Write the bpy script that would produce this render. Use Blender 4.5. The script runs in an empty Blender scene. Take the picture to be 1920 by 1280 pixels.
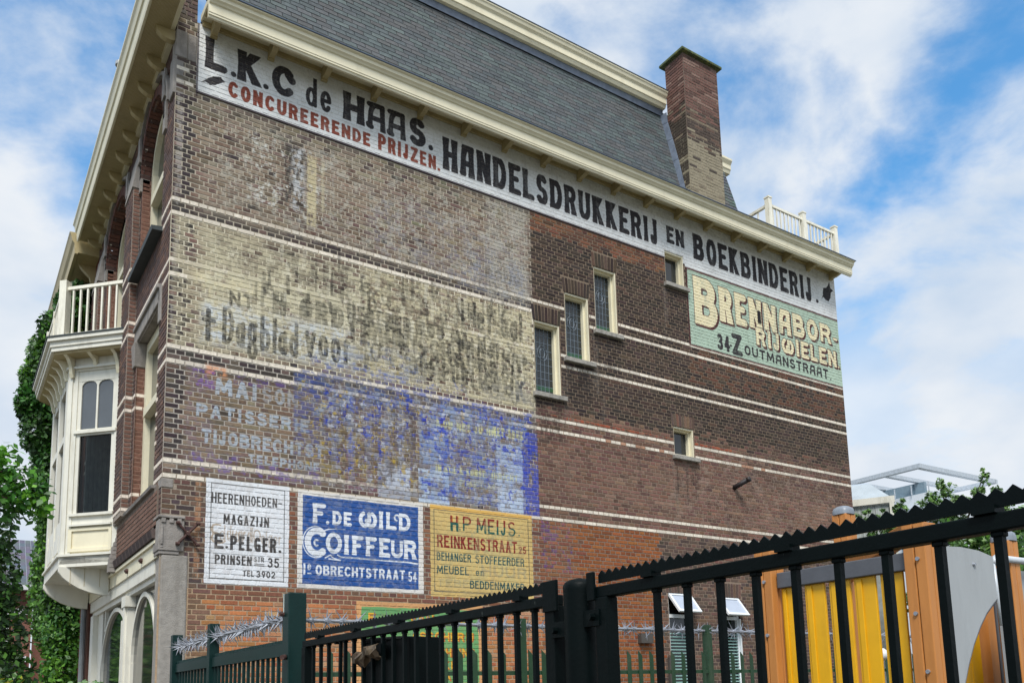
import bpy, math, random
import numpy as np
from mathutils import Vector
R = math.radians
random.seed(7)
RNG = np.random.default_rng(11)

# ------------------------------------------------------------ camera, sky, sun, exposure
scn = bpy.context.scene
CAM = Vector((-2.0665, -10.5211, 1.55))
cam_d = bpy.data.cameras.new('camera')
cam = bpy.data.objects.new('camera', cam_d)
scn.collection.objects.link(cam)
cam.location = CAM
cam.rotation_euler = (1.71473713, 0.0245493918, -0.585246101)
cam_d.sensor_width = 36.0
cam_d.lens = 1601.35 / 1920 * 36
cam_d.shift_x = (960 - 957.0) / 1920
cam_d.shift_y = (1069.15 - 640) / 1920
cam_d.clip_start = 0.05
cam_d.clip_end = 2000
scn.camera = cam

SUN_EL, SUN_AZ = R(53), R(218)          # azimuth measured clockwise from +Y
world = bpy.data.worlds.new('World'); scn.world = world
world.use_nodes = True
nt = world.node_tree; N = nt.nodes; Lk = nt.links
N.clear()
def wn(t, **k):
    n = N.new(t)
    for a, b in k.items(): setattr(n, a, b)
    return n
wout = wn('ShaderNodeOutputWorld'); wbg = wn('ShaderNodeBackground')
wbg.inputs['Strength'].default_value = 0.1
sky = wn('ShaderNodeTexSky', sky_type='NISHITA', sun_disc=False, sun_elevation=SUN_EL, sun_rotation=SUN_AZ)
sky.air_density = 1.2; sky.dust_density = 0.6; sky.ozone_density = 2.0
tc = wn('ShaderNodeTexCoord')
mp = wn('ShaderNodeMapping'); mp.inputs['Scale'].default_value = (1.0, 1.0, 1.7)
Lk.new(tc.outputs['Generated'], mp.inputs['Vector'])
n1 = wn('ShaderNodeTexNoise'); n1.inputs['Scale'].default_value = 3.4; n1.inputs['Detail'].default_value = 9
n1.inputs['Roughness'].default_value = 0.58; n1.inputs['Distortion'].default_value = 0.25
Lk.new(mp.outputs['Vector'], n1.inputs['Vector'])
n2 = wn('ShaderNodeTexNoise'); n2.inputs['Scale'].default_value = 1.3; n2.inputs['Detail'].default_value = 3
Lk.new(mp.outputs['Vector'], n2.inputs['Vector'])
def wmath(op, a, b=None, clamp=False):
    m = wn('ShaderNodeMath', operation=op); m.use_clamp = clamp
    for i, v in enumerate((a, b)):
        if v is None: continue
        if isinstance(v, (int, float)): m.inputs[i].default_value = v
        else: Lk.new(v, m.inputs[i])
    return m.outputs[0]
# clear gaps between the clouds (directions in the sky dome, with radius and depth)
gaps = [((0.13, 0.77, 0.62), 0.13, 0.34), ((0.10, 0.85, 0.50), 0.08, 0.26), ((0.02, 0.80, 0.59), 0.08, 0.14),
        ((0.76, 0.31, 0.58), 0.10, 0.44), ((0.757, 0.36, 0.545), 0.085, 0.42), ((0.748, 0.41, 0.52), 0.06, 0.34), ((0.742, 0.45, 0.495), 0.04, 0.20),
        ((0.705, 0.44, 0.555), 0.045, 0.22), ((0.735, 0.49, 0.465), 0.035, 0.14), ((0.66, 0.50, 0.56), 0.05, 0.14), ((0.60, 0.50, 0.62), 0.10, 0.14), ((0.04, 0.82, 0.57), 0.08, 0.22), ((0.03, 0.86, 0.52), 0.06, 0.14),
        ((-0.6, -0.5, 0.6), 0.30, 0.35), ((-0.2, -0.9, 0.4), 0.22, 0.3), ((0.9, -0.3, 0.4), 0.25, 0.3), ((-0.8, 0.4, 0.5), 0.25, 0.3), ((0.2, 0.1, 0.97), 0.3, 0.3)]
tot = None
nd = wn('ShaderNodeTexNoise'); nd.inputs['Scale'].default_value = 7.0; nd.inputs['Detail'].default_value = 5
Lk.new(tc.outputs['Generated'], nd.inputs['Vector'])
sub = wn('ShaderNodeVectorMath', operation='SUBTRACT'); Lk.new(nd.outputs['Color'], sub.inputs[0]); sub.inputs[1].default_value = (.5, .5, .5)
scl = wn('ShaderNodeVectorMath', operation='SCALE'); Lk.new(sub.outputs[0], scl.inputs[0]); scl.inputs['Scale'].default_value = 0.13
warp = wn('ShaderNodeVectorMath', operation='ADD'); Lk.new(tc.outputs['Generated'], warp.inputs[0]); Lk.new(scl.outputs[0], warp.inputs[1])
for c, rad, dep in gaps:
    l = math.sqrt(sum(v * v for v in c)); c = tuple(v / l for v in c)
    d = wn('ShaderNodeVectorMath', operation='DISTANCE'); Lk.new(warp.outputs[0], d.inputs[0]); d.inputs[1].default_value = c
    mr = wn('ShaderNodeMapRange', interpolation_type='SMOOTHSTEP')
    Lk.new(d.outputs['Value'], mr.inputs[0])
    mr.inputs[1].default_value = 0.0; mr.inputs[2].default_value = rad * 1.6; mr.inputs[3].default_value = dep; mr.inputs[4].default_value = 0
    tot = mr.outputs[0] if tot is None else wmath('MAXIMUM', tot, mr.outputs[0])
f = wmath('MULTIPLY', wmath('SUBTRACT', n1.outputs['Fac'], 0.5), 1.75)
f = wmath('ADD', f, wmath('MULTIPLY', wmath('SUBTRACT', n2.outputs['Fac'], 0.5), 0.5))
f = wmath('ADD', f, 0.41)
f = wmath('SUBTRACT', f, wmath('MULTIPLY', tot, 1.08))
cm = wn('ShaderNodeMapRange', interpolation_type='SMOOTHSTEP'); Lk.new(f, cm.inputs[0])
cm.inputs[1].default_value = -0.10; cm.inputs[2].default_value = 0.34; cm.inputs[3].default_value = 0.0; cm.inputs[4].default_value = 1.0
# denser cloud towards the horizon
sep = wn('ShaderNodeSeparateXYZ'); Lk.new(tc.outputs['Generated'], sep.inputs[0])
hz = wn('ShaderNodeMapRange', interpolation_type='SMOOTHSTEP'); Lk.new(sep.outputs['Z'], hz.inputs[0])
hz.inputs[1].default_value = 0.30; hz.inputs[2].default_value = 0.46; hz.inputs[3].default_value = 1.0; hz.inputs[4].default_value = 0.0
fac = wmath('MAXIMUM', cm.outputs[0], wmath('MULTIPLY', hz.outputs[0], 0.88), clamp=True)
n3 = wn('ShaderNodeTexNoise'); n3.inputs['Scale'].default_value = 5.5; n3.inputs['Detail'].default_value = 8
Lk.new(mp.outputs['Vector'], n3.inputs['Vector'])
cr = wn('ShaderNodeValToRGB'); Lk.new(n3.outputs['Fac'], cr.inputs[0])
cr.color_ramp.elements[0].position = 0.30; cr.color_ramp.elements[0].color = (0.60, 0.72, 0.88, 1)
cr.color_ramp.elements[1].position = 0.62; cr.color_ramp.elements[1].color = (0.88, 0.92, 0.97, 1)
SKYGAIN = 7.2
cs = wn('ShaderNodeVectorMath', operation='SCALE'); Lk.new(cr.outputs[0], cs.inputs[0]); cs.inputs['Scale'].default_value = SKYGAIN
skt = wn('ShaderNodeVectorMath', operation='MULTIPLY'); Lk.new(sky.outputs[0], skt.inputs[0]); skt.inputs[1].default_value = (.72, 1.42, 1.72)
mx = wn('ShaderNodeMix', data_type='RGBA'); Lk.new(fac, mx.inputs[0]); Lk.new(skt.outputs[0], mx.inputs[6]); Lk.new(cs.outputs[0], mx.inputs[7])
Lk.new(mx.outputs[2], wbg.inputs['Color']); Lk.new(wbg.outputs[0], wout.inputs['Surface'])

sun_d = bpy.data.lights.new('sun', 'SUN'); sun = bpy.data.objects.new('sun', sun_d); scn.collection.objects.link(sun)
sun_d.energy = 2.9; sun_d.angle = R(20); sun_d.color = (1.0, 0.965, 0.91)
sd = Vector((math.sin(SUN_AZ) * math.cos(SUN_EL), math.cos(SUN_AZ) * math.cos(SUN_EL), math.sin(SUN_EL)))
sun.rotation_euler = sd.to_track_quat('Z', 'Y').to_euler()
sun.location = (-20, -30, 40)
scn.view_settings.view_transform = 'Standard'; scn.view_settings.look = 'None'
scn.view_settings.exposure = 0.42; scn.view_settings.gamma = 1
scn.view_settings.use_curve_mapping = False
scn.render.engine = 'CYCLES'

# ------------------------------------------------------------ helpers
COL = scn.collection
def lin(r, g, b):
    f = lambda v: (v / 255 / 12.92) if v / 255 < .04045 else ((v / 255 + .055) / 1.055) ** 2.4
    return (f(r), f(g), f(b))
def tag(o, label=None, cat=None, group=None, kind=None):
    if label: o['label'] = label
    if cat: o['category'] = cat
    if group: o['group'] = group
    if kind: o['kind'] = kind
    return o
def thing(name, loc, label, cat, group=None):
    o = bpy.data.objects.new(name, None); COL.objects.link(o); o.location = loc; o.empty_display_size = .3
    return tag(o, label, cat, group)

def mat(name, col, rough=.6, nscale=8, namt=.15, bump=0.0, bscale=60, metal=0, spec=.5, attr=False, stretch=(1, 1, 1), coat=0, dirt=None):
    m = bpy.data.materials.new(name); m.use_nodes = True
    t = m.node_tree; ns = t.nodes; bs = ns['Principled BSDF']
    bs.inputs['Roughness'].default_value = rough; bs.inputs['Metallic'].default_value = metal
    bs.inputs['Specular IOR Level'].default_value = spec
    if coat: bs.inputs['Coat Weight'].default_value = coat
    geo = ns.new('ShaderNodeNewGeometry'); mpn = ns.new('ShaderNodeMapping'); mpn.inputs['Scale'].default_value = stretch
    t.links.new(geo.outputs['Position'], mpn.inputs['Vector'])
    nz = ns.new('ShaderNodeTexNoise'); nz.inputs['Scale'].default_value = nscale; nz.inputs['Detail'].default_value = 6
    t.links.new(mpn.outputs[0], nz.inputs['Vector'])
    mr = ns.new('ShaderNodeMapRange'); t.links.new(nz.outputs['Fac'], mr.inputs[0])
    mr.inputs[1].default_value = .3; mr.inputs[2].default_value = .7; mr.inputs[3].default_value = 1 - namt; mr.inputs[4].default_value = 1 + namt
    mul = ns.new('ShaderNodeVectorMath'); mul.operation = 'SCALE'
    if attr:
        at = ns.new('ShaderNodeAttribute'); at.attribute_name = 'bc'; t.links.new(at.outputs['Color'], mul.inputs[0])
    else:
        mul.inputs[0].default_value = col
    t.links.new(mr.outputs[0], mul.inputs['Scale'])
    last = mul.outputs[0]
    if dirt:                       # (colour, amount, scale) streaky grime
        m2 = ns.new('ShaderNodeMapping'); m2.inputs['Scale'].default_value = (1, 1, .25); t.links.new(geo.outputs['Position'], m2.inputs['Vector'])
        d = ns.new('ShaderNodeTexNoise'); d.inputs['Scale'].default_value = dirt[2]; d.inputs['Detail'].default_value = 8; d.inputs['Roughness'].default_value = .7
        t.links.new(m2.outputs[0], d.inputs['Vector'])
        r2 = ns.new('ShaderNodeMapRange'); t.links.new(d.outputs['Fac'], r2.inputs[0]); r2.inputs[1].default_value = dirt[3] if len(dirt) > 3 else .5; r2.inputs[2].default_value = (dirt[3] + .04) if len(dirt) > 3 else .72
        r2.inputs[3].default_value = 0; r2.inputs[4].default_value = dirt[1]
        mi = ns.new('ShaderNodeMix'); mi.data_type = 'RGBA'; t.links.new(r2.outputs[0], mi.inputs[0]); t.links.new(last, mi.inputs[6]); mi.inputs[7].default_value = (*dirt[0], 1)
        last = mi.outputs[2]
    t.links.new(last, bs.inputs['Base Color'])
    if bump:
        b = ns.new('ShaderNodeBump'); b.inputs['Strength'].default_value = bump; b.inputs['Distance'].default_value = .01
        nb = ns.new('ShaderNodeTexNoise'); nb.inputs['Scale'].default_value = bscale; nb.inputs['Detail'].default_value = 4
        t.links.new(mpn.outputs[0], nb.inputs['Vector']); t.links.new(nb.outputs['Fac'], b.inputs['Height']); t.links.new(b.outputs[0], bs.inputs['Normal'])
    return m

class Frame:
    def __init__(s, o, e=(1, 0, 0), n=(0, -1, 0)):
        s.o = Vector(o); s.e = Vector(e); s.n = Vector(n)
    def p(s, u, d, z):
        v = s.o + s.e * u + s.n * d
        return (v.x, v.y, s.o.z + z)
WALL = Frame((0, 0, 0), (1, 0, 0), (0, -1, 0))
FRONT = Frame((0, 0, 0), (0, 1, 0), (-1, 0, 0))
k7 = math.sqrt(.5)
CANT = Frame((0, 2.90, 0), (-k7, k7, 0), (-k7, -k7, 0))
ORF = Frame((-.69, 3.60, 0), (0, 1, 0), (-1, 0, 0))

SPLIT = {'rail', 'beam', 'hinge', 'strip_bracket', 'stone_block', 'bolt', 'white_quoin', 'yellow_board', 'top_rail', 'gutter_bracket', 'window', 'trim', 'plank', 'roof_beam', 'window_light', 'parapet_post', 'console_joint'}
class MB:
    def __init__(s, fr=WALL): s.v = []; s.f = []; s.c = []; s.fr = fr; s.cc = (.5, .5, .5); s.marks = []
    def mark(s): s.marks.append((len(s.v), len(s.f)))
    def pt(s, u, d, z): s.v.append(s.fr.p(u, d, z)); return len(s.v) - 1
    def face(s, ids, c=None): s.f.append(tuple(ids)); s.c.append(c or s.cc)
    def box(s, u0, u1, d0, d1, z0, z1, c=None, back=True):
        s.mark(); i = len(s.v)
        for z in (z0, z1):
            for u, d in ((u0, d0), (u1, d0), (u1, d1), (u0, d1)): s.pt(u, d, z)
        F = [(i, i+1, i+5, i+4), (i+1, i+2, i+6, i+5), (i+2, i+3, i+7, i+6), (i+3, i, i+4, i+7), (i+4, i+5, i+6, i+7), (i+3, i+2, i+1, i)]
        for q in (F if back else F[1:]): s.face(q, c)
        return s
    def brick(s, u0, u1, z0, z1, d0, d1, c, ch=.004):
        s.mark(); i = len(s.v)
        for (a, b, y, zz0, zz1) in ((u0, u1, d0, z0, z1), (u0 + ch, u1 - ch, d1, z0 + ch, z1 - ch)):
            for u, z in ((a, zz0), (b, zz0), (b, zz1), (a, zz1)): s.pt(u, y, z)
        for q in ((i+4, i+5, i+6, i+7), (i, i+1, i+5, i+4), (i+1, i+2, i+6, i+5), (i+2, i+3, i+7, i+6), (i+3, i, i+4, i+7)): s.face(q, c)
        return s
    def hexa(s, P, c=None):      # 8 points (u,d,z): 4 bottom, 4 top
        s.mark(); i = len(s.v)
        for q in P: s.pt(*q)
        for q in ((i+3, i+2, i+1, i), (i+4, i+5, i+6, i+7), (i, i+1, i+5, i+4), (i+1, i+2, i+6, i+5), (i+2, i+3, i+7, i+6), (i+3, i, i+4, i+7)): s.face(q, c)
        return s
    def prof(s, pts, u0, u1, c=None):   # profile in (d,z) swept along u
        s.mark(); i = len(s.v); n = len(pts)
        for u in (u0, u1):
            for d, z in pts: s.pt(u, d, z)
        for k in range(n):
            j = (k + 1) % n; s.face((i+k, i+j, i+n+j, i+n+k), c)
        s.face(tuple(range(i, i+n))[::-1], c); s.face(tuple(range(i+n, i+2*n)), c)
        return s
    def plate(s, pts, d0, d1, c=None):  # outline in (u,z) with thickness d0..d1
        s.mark(); i = len(s.v); n = len(pts)
        for d in (d0, d1):
            for u, z in pts: s.pt(u, d, z)
        for k in range(n):
            j = (k + 1) % n; s.face((i+k, i+j, i+n+j, i+n+k), c)
        s.face(tuple(range(i, i+n))[::-1], c); s.face(tuple(range(i+n, i+2*n)), c)
        return s
    def tube(s, a, b, r, n=8, r2=None, c=None, cap=True):   # in world coordinates
        s.mark()
        a = Vector(a); b = Vector(b); ax = (b - a).normalized()
        up = Vector((0, 0, 1)) if abs(ax.z) < .9 else Vector((1, 0, 0))
        x = ax.cross(up).normalized(); y = ax.cross(x); r2 = r if r2 is None else r2
        i = len(s.v)
        for q, rr in ((a, r), (b, r2)):
            for k in range(n):
                t = 2 * math.pi * k / n; s.v.append(tuple(q + x * math.cos(t) * rr + y * math.sin(t) * rr))
        for k in range(n):
            j = (k + 1) % n; s.face((i+k, i+j, i+n+j, i+n+k), c)
        if cap: s.face(tuple(range(i, i+n))[::-1], c); s.face(tuple(range(i+n, i+2*n)), c)
        return s
    def lathe(s, o, prof, n=16, c=None):      # prof list of (r,z) in world, about vertical axis
        i = len(s.v)
        for r_, z in prof:
            for k in range(n):
                t = 2 * math.pi * k / n; s.v.append((o[0] + r_ * math.cos(t), o[1] + r_ * math.sin(t), o[2] + z))
        for m_ in range(len(prof) - 1):
            for k in range(n):
                j = (k + 1) % n; s.face((i+m_*n+k, i+m_*n+j, i+(m_+1)*n+j, i+(m_+1)*n+k), c)
        s.face(tuple(i+(len(prof)-1)*n+k for k in range(n)), c)
        return s
    def mesh(s, name, m):
        me = bpy.data.meshes.new(name); me.from_pydata(s.v, [], s.f); me.materials.append(m)
        at = me.attributes.new('bc', 'FLOAT_COLOR', 'FACE')
        arr = np.ones((len(s.f), 4), dtype=np.float32); arr[:, :3] = np.array(s.c, dtype=np.float32); at.data.foreach_set('color', arr.ravel())
        me.update(); return me
    def build(s, name, m, parent=None, smooth=False, bevel=0, kind=None, label=None, split=None):
        if not s.f: return None
        if split or (split is None and name in SPLIT and len(s.marks) > 1):
            mk = s.marks + [(len(s.v), len(s.f))]; first = None
            for (v0, f0), (v1, f1) in zip(mk[:-1], mk[1:]):
                q = MB(s.fr); q.v = s.v[v0:v1]; q.f = [tuple(i - v0 for i in f) for f in s.f[f0:f1]]; q.c = s.c[f0:f1]
                o = q.build(name, m, parent, smooth, bevel, kind, label, False); first = first or o
            return first
        me = s.mesh(name, m)
        o = bpy.data.objects.new(name, me); COL.objects.link(o)
        if parent is not None:
            o.parent = parent; o.matrix_parent_inverse = parent_inv(parent)
        if smooth:
            for p in me.polygons: p.use_smooth = True
        if bevel:
            b = o.modifiers.new('bevel', 'BEVEL'); b.width = bevel; b.segments = 2; b.limit_method = 'ANGLE'
        if kind: o['kind'] = kind
        if label: o['label'] = label
        return o
def world_loc(o):
    l = Vector(o.location)
    while o.parent: 
        o = o.parent; l = l + Vector(o.location)
    return l
from mathutils import Matrix
def parent_inv(p): 
    # parts are modelled in place; things sit at their base point
    return Matrix.Translation(-Vector(p.location)) if p.type == 'EMPTY' else Matrix.Identity(4)

# ------------------------------------------------------------ the painted lettering of the gable (flat print)
PX = 0.005; X0, Z0p, X1, Z1p = 0.0, 1.4, 13.6, 10.44
PW = int(round((X1 - X0) / PX)); PH = int(round((Z1p - Z0p) / PX))
RGB = np.zeros((PH, PW, 3), np.float32); AL = np.zeros((PH, PW), np.float32)
C = .0625; ZB = 7.832
def vnoise(cx, cz, seed, oct=1, x0=0, x1=None, z0=0, z1=None):
    x1 = PW if x1 is None else x1; z1 = PH if z1 is None else z1
    out = np.zeros((z1 - z0, x1 - x0), np.float32); amp = 1; tot_ = 0
    for o in range(oct):
        g = np.random.default_rng(seed + o * 17); sx = cx / PX / 2 ** o; sz = cz / PX / 2 ** o
        G = g.random((int(PH / sz) + 3, int(PW / sx) + 3)).astype(np.float32)
        xs = (np.arange(x0, x1) / sx); zs = (np.arange(z0, z1) / sz)
        xi = xs.astype(int); zi = zs.astype(int); fx = xs - xi; fz = zs - zi
        fx = fx * fx * (3 - 2 * fx); fz = (fz * fz * (3 - 2 * fz))[:, None]
        a = G[zi][:, xi] * (1 - fx) + G[zi][:, xi + 1] * fx
        b = G[zi + 1][:, xi] * (1 - fx) + G[zi + 1][:, xi + 1] * fx
        out += amp * (a * (1 - fz) + b * fz); tot_ += amp; amp *= .55
    return out / tot_
def bnoise(seed, x0, x1, z0, z1):      # one value per brick
    g = np.random.default_rng(seed); G = g.random((400, 300)).astype(np.float32)
    zz = Z0p + (np.arange(z0, z1) + .5) * PX; c = np.ceil((zz - ZB) / C).astype(int) + 200
    xx = X0 + (np.arange(x0, x1) + .5) * PX
    xi = (xx[None, :] / .11 + .5 * (c[:, None] % 2)).astype(int)
    return G[c[:, None], xi]
def win(xa, xb, za, zb):
    return (max(0, int((xa - X0) / PX)), min(PW, int((xb - X0) / PX)), max(0, int((za - Z0p) / PX)), min(PH, int((zb - Z0p) / PX)))
def over(w, m, col):
    x0, x1, z0, z1 = w
    m = np.clip(m, 0, 1).astype(np.float32)
    a = AL[z0:z1, x0:x1]; na = m + a * (1 - m)
    c = np.array(col, np.float32)
    if c.ndim == 1: c = c[None, None, :]
    cur = RGB[z0:z1, x0:x1]
    w_ = np.where(na > 1e-5, m / np.maximum(na, 1e-5), 0)[..., None]
    RGB[z0:z1, x0:x1] = cur * (1 - w_) + c * w_
    AL[z0:z1, x0:x1] = na
def rect(xa, xb, za, zb, col, a=1.0, wear=0.0, seed=1, wob=0.004):
    w = win(xa - .02, xb + .02, za - .02, zb + .02); x0, x1, z0, z1 = w
    xx = (X0 + (np.arange(x0, x1) + .5) * PX)[None, :]; zz = (Z0p + (np.arange(z0, z1) + .5) * PX)[:, None]
    j = (vnoise(.09, .09, seed + 5, 1, *w) - .5) * wob * 2
    m = np.clip(.5 + (np.minimum(np.minimum(xx - xa, xb - xx), np.minimum(zz - za, zb - zz)) + j) / PX, 0, 1) * a
    if wear:
        m = m * (1 - wear * np.clip((vnoise(.05, .03, seed, 3, *w) - .5) * 5, 0, 1))
    over(w, m, col)
# --- glyphs: strokes in an inner box 0..1; arcs given as ('a',cx,cy,rx,ry,a0,a1)
def arc(cx, cy, rx, ry, a0, a1, n=12):
    return [(cx + rx * math.cos(R(a0 + (a1 - a0) * i / n)), cy + ry * math.sin(R(a0 + (a1 - a0) * i / n))) for i in range(n + 1)]
def ln(*p):
    out = []
    for a, b in zip(p[:-1], p[1:]):
        for i in range(6): out.append((a[0] + (b[0]-a[0]) * i / 6, a[1] + (b[1]-a[1]) * i / 6))
    out.append(p[-1]); return out
GL = {
 'A': [ln((0, -.2), (.45, 1.0), (.55, 1.0), (1, -.2)), ln((.2, .3), (.8, .3))],
 'a1': [ln((1, -.2), (.93, 1.0)), ln((.93, 1), (.25, 1)), arc(.55, .45, .5, .6, 115, 180, 6) + ln((.05, .45), (.0, .0)), ln((.08, .4), (.95, .4))],
 'B': [ln((0, -.2), (0, 1.2)), ln((0, 1), (.5, 1)) + arc(.5, .77, .4, .23, 90, -90) + ln((.5, .54), (0, .54)), ln((0, .54), (.55, .54)) + arc(.55, .27, .45, .27, 90, -90) + ln((.55, 0), (0, 0))],
 'C': [arc(.55, .5, .55, .5, 48, 312, 22)],
 'D': [ln((0, -.2), (0, 1.2)), ln((0, 1), (.4, 1)) + arc(.4, .5, .6, .5, 90, -90, 18) + ln((.4, 0), (0, 0))],
 'E': [ln((0, -.2), (0, 1.2)), ln((0, 1), (1, 1)), ln((0, .52), (.8, .52)), ln((0, 0), (1, 0))],
 'F': [ln((0, -.2), (0, 1.2)), ln((0, 1), (1, 1)), ln((0, .5), (.75, .5))],
 'G': [arc(.55, .5, .55, .5, 48, 320, 22), ln((1, .0), (1, .42)), ln((1, .42), (.6, .42))],
 'H': [ln((0, -.2), (0, 1.2)), ln((1, -.2), (1, 1.2)), ln((0, .5), (1, .5))],
 'I': [ln((.5, -.2), (.5, 1.2))],
 'J': [ln((.8, 1.2), (.8, .3)) + arc(.4, .27, .4, .27, 0, -170)],
 'K': [ln((0, -.2), (0, 1.2)), ln((.9, 1.2), (.12, .5)), ln((.3, .62), (1, -.2))],
 'L': [ln((0, -.2), (0, 1.2)), ln((0, 0), (1, 0))],
 'M': [ln((0, -.2), (.08, 1.0)), ln((.08, 1.0), (.5, .2)), ln((.5, .2), (.92, 1.0)), ln((.92, 1.0), (1, -.2))],
 'N': [ln((0, -.2), (0, 1.2)), ln((1, -.2), (1, 1.2)), ln((0, 1.05), (1, -.05))],
 'O': [arc(.5, .5, .5, .5, 0, 360, 26)],
 'P': [ln((0, -.2), (0, 1.2)), ln((0, 1), (.5, 1)) + arc(.5, .73, .5, .27, 90, -90) + ln((.5, .46), (0, .46))],
 'R': [ln((0, -.2), (0, 1.2)), ln((0, 1), (.5, 1)) + arc(.5, .75, .45, .25, 90, -90) + ln((.5, .5), (0, .5)), ln((.45, .5), (.75, .38), (1, -.2))],
 'S': [arc(.5, .75, .45, .25, 35, 270, 14) + arc(.5, .25, .5, .25, 90, -150, 14)],
 'T': [ln((.5, -.2), (.5, 1.0)), ln((0, 1), (1, 1))],
 'U': [ln((0, 1.2), (0, .35)) + arc(.5, .35, .5, .35, 180, 360, 12) + ln((1, .35), (1, 1.2))],
 'V': [ln((0, 1.2), (.5, 0), (1, 1.2))],
 'W': [ln((0, 1.2), (.25, 0), (.5, .8), (.75, 0), (1, 1.2))],
 'w1': [arc(.3, .42, .3, .42, 110, 360, 14) + ln((.6, .42), (.58, .8)), arc(.7, .42, .3, .42, 190, 430, 14)],
 'X': [ln((0, 1.1), (1, -.1)), ln((0, -.1), (1, 1.1))],
 'Z': [ln((0, 1), (1, 1)), ln((1, 1), (0, 0)), ln((0, 0), (1, 0))],
 '1': [ln((.5, -.2), (.5, 1.2))],
 '2': [arc(.5, .72, .48, .28, 165, -20, 14) + ln((.95, .62), (.02, 0)), ln((0, 0), (1, 0))],
 '3': [arc(.45, .76, .45, .24, 150, -90, 12), arc(.45, .26, .52, .26, 90, -150, 14)],
 '4': [ln((.7, -.2), (.7, 1.0)), ln((.7, 1.0), (0, .3)), ln((0, .3), (1.05, .3))],
 '5': [ln((.95, 1), (.1, 1)), ln((.1, 1), (.08, .55)), arc(.45, .3, .5, .3, 130, -150, 16)],
 '7': [ln((0, 1), (1, 1)), ln((1, 1), (.35, -.2))],
 '9': [arc(.5, .7, .45, .3, 0, 360, 16), ln((.95, .7), (.5, -.1))],
 '0': [arc(.5, .5, .5, .5, 0, 360, 24)],
 '-': [ln((.1, .5), (.9, .5))], '=': [ln((0, .75), (1, .75)), ln((0, .3), (1, .3))],
 '&': [arc(.4, .78, .28, .22, -40, 220, 14) + ln((.2, .6), (1, -.05)), arc(.42, .26, .4, .27, 110, 360, 14)],
 'a': [arc(.45, .3, .45, .3, 0, 360, 18), ln((.95, .66), (.95, 0))],
 'd': [arc(.45, .3, .45, .3, 0, 360, 18), ln((.92, 1.15), (.95, .0))],
 'e': [arc(.5, .31, .48, .31, -38, -355, 20), ln((.05, .33), (.95, .33))],
 'g': [arc(.45, .4, .42, .3, 0, 360, 18), arc(.5, -.12, .5, .22, 0, 360, 18), ln((.8, .62), (1, .72)), ln((.2, .12), (.5, .08))],
 'n': [ln((.05, .62), (.05, -.2)), arc(.5, .36, .45, .27, 170, 0, 10) + ln((.95, .36), (.95, -.2))],
 'o': [arc(.5, .31, .48, .31, 0, 360, 18)], 'b': [ln((.05, 1.2), (.05, 0)), arc(.5, .3, .45, .3, 0, 360, 18)],
 'l': [ln((.5, 1.2), (.5, -.1))], 'v': [ln((0, .65), (.5, 0), (1, .65))], 'r': [ln((.2, .62), (.2, -.2)), arc(.65, .3, .4, .32, 150, 60, 8)],
 'u': [ln((0, .65), (0, .25)) + arc(.5, .25, .5, .25, 180, 360, 10) + ln((1, .25), (1, .65)), ln((1, .65), (1, -.1))],
 'c': [arc(.55, .31, .5, .31, 45, 315, 16)], 't': [ln((.4, 1.0), (.4, 0)), ln((.05, .66), (.85, .66))],
}
WID = dict(I=.42, J=.72, M=1.3, W=1.35, w1=1.4, L=.85, E=.88, F=.85, T=.95, S=.92, l=.35, t=.6, r=.65, e=.85, a=.85, d=.9, n=.85, g=.95, o=.85, u=.9, c=.8, v=.9)
WID['1'] = .4; WID['-'] = .6; WID['&'] = 1.1; WID['a1'] = 1.02
def strokes_mask(strokes, xa, xb, za, zb, r, pad=0.0, clip=True, grow=0.0, dx=0, dz=0, flare=0.0, inner=True):
    """strokes in the inner box; r in metres"""
    lo = min(min(p[1] for p in s) for s in strokes)
    zlo = za + min(0, lo if not clip else 0) * (zb - za)
    w = win(xa - .05 - grow + min(dx, 0), xb + .05 + grow + max(dx, 0), zlo - .05 - grow + min(dz, 0), zb + .05 + grow + max(dz, 0)); x0, x1, z0, z1 = w
    xx = (X0 + (np.arange(x0, x1) + .5) * PX)[None, :] - dx; zz = (Z0p + (np.arange(z0, z1) + .5) * PX)[:, None] - dz
    sd = np.full((z1 - z0, x1 - x0), 9.0, np.float32)
    ri = r if inner else 0
    ex = lambda p: (xa + ri + p[0] * (xb - xa - 2 * ri), za + ri + p[1] * (zb - za - 2 * ri))
    for s in strokes:
        for a, b in zip(s[:-1], s[1:]):
            ra = r * (1 + flare * abs(2 * min(max(a[1], 0), 1) - 1) ** 3); rb = r * (1 + flare * abs(2 * min(max(b[1], 0), 1) - 1) ** 3)
            A = ex(a); B = ex(b); vx, vz = B[0] - A[0], B[1] - A[1]; L2 = vx * vx + vz * vz + 1e-12
            t = np.clip(((xx - A[0]) * vx + (zz - A[1]) * vz) / L2, 0, 1)
            dd = np.hypot(xx - A[0] - t * vx, zz - A[1] - t * vz) - (ra + (rb - ra) * t)
            np.minimum(sd, dd, out=sd)
    if clip:
        sd = np.maximum(sd, np.maximum(za - zz, zz - zb) + 0 * xx)
    return w, np.clip(.5 - (sd - grow) / PX, 0, 1)
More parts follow.
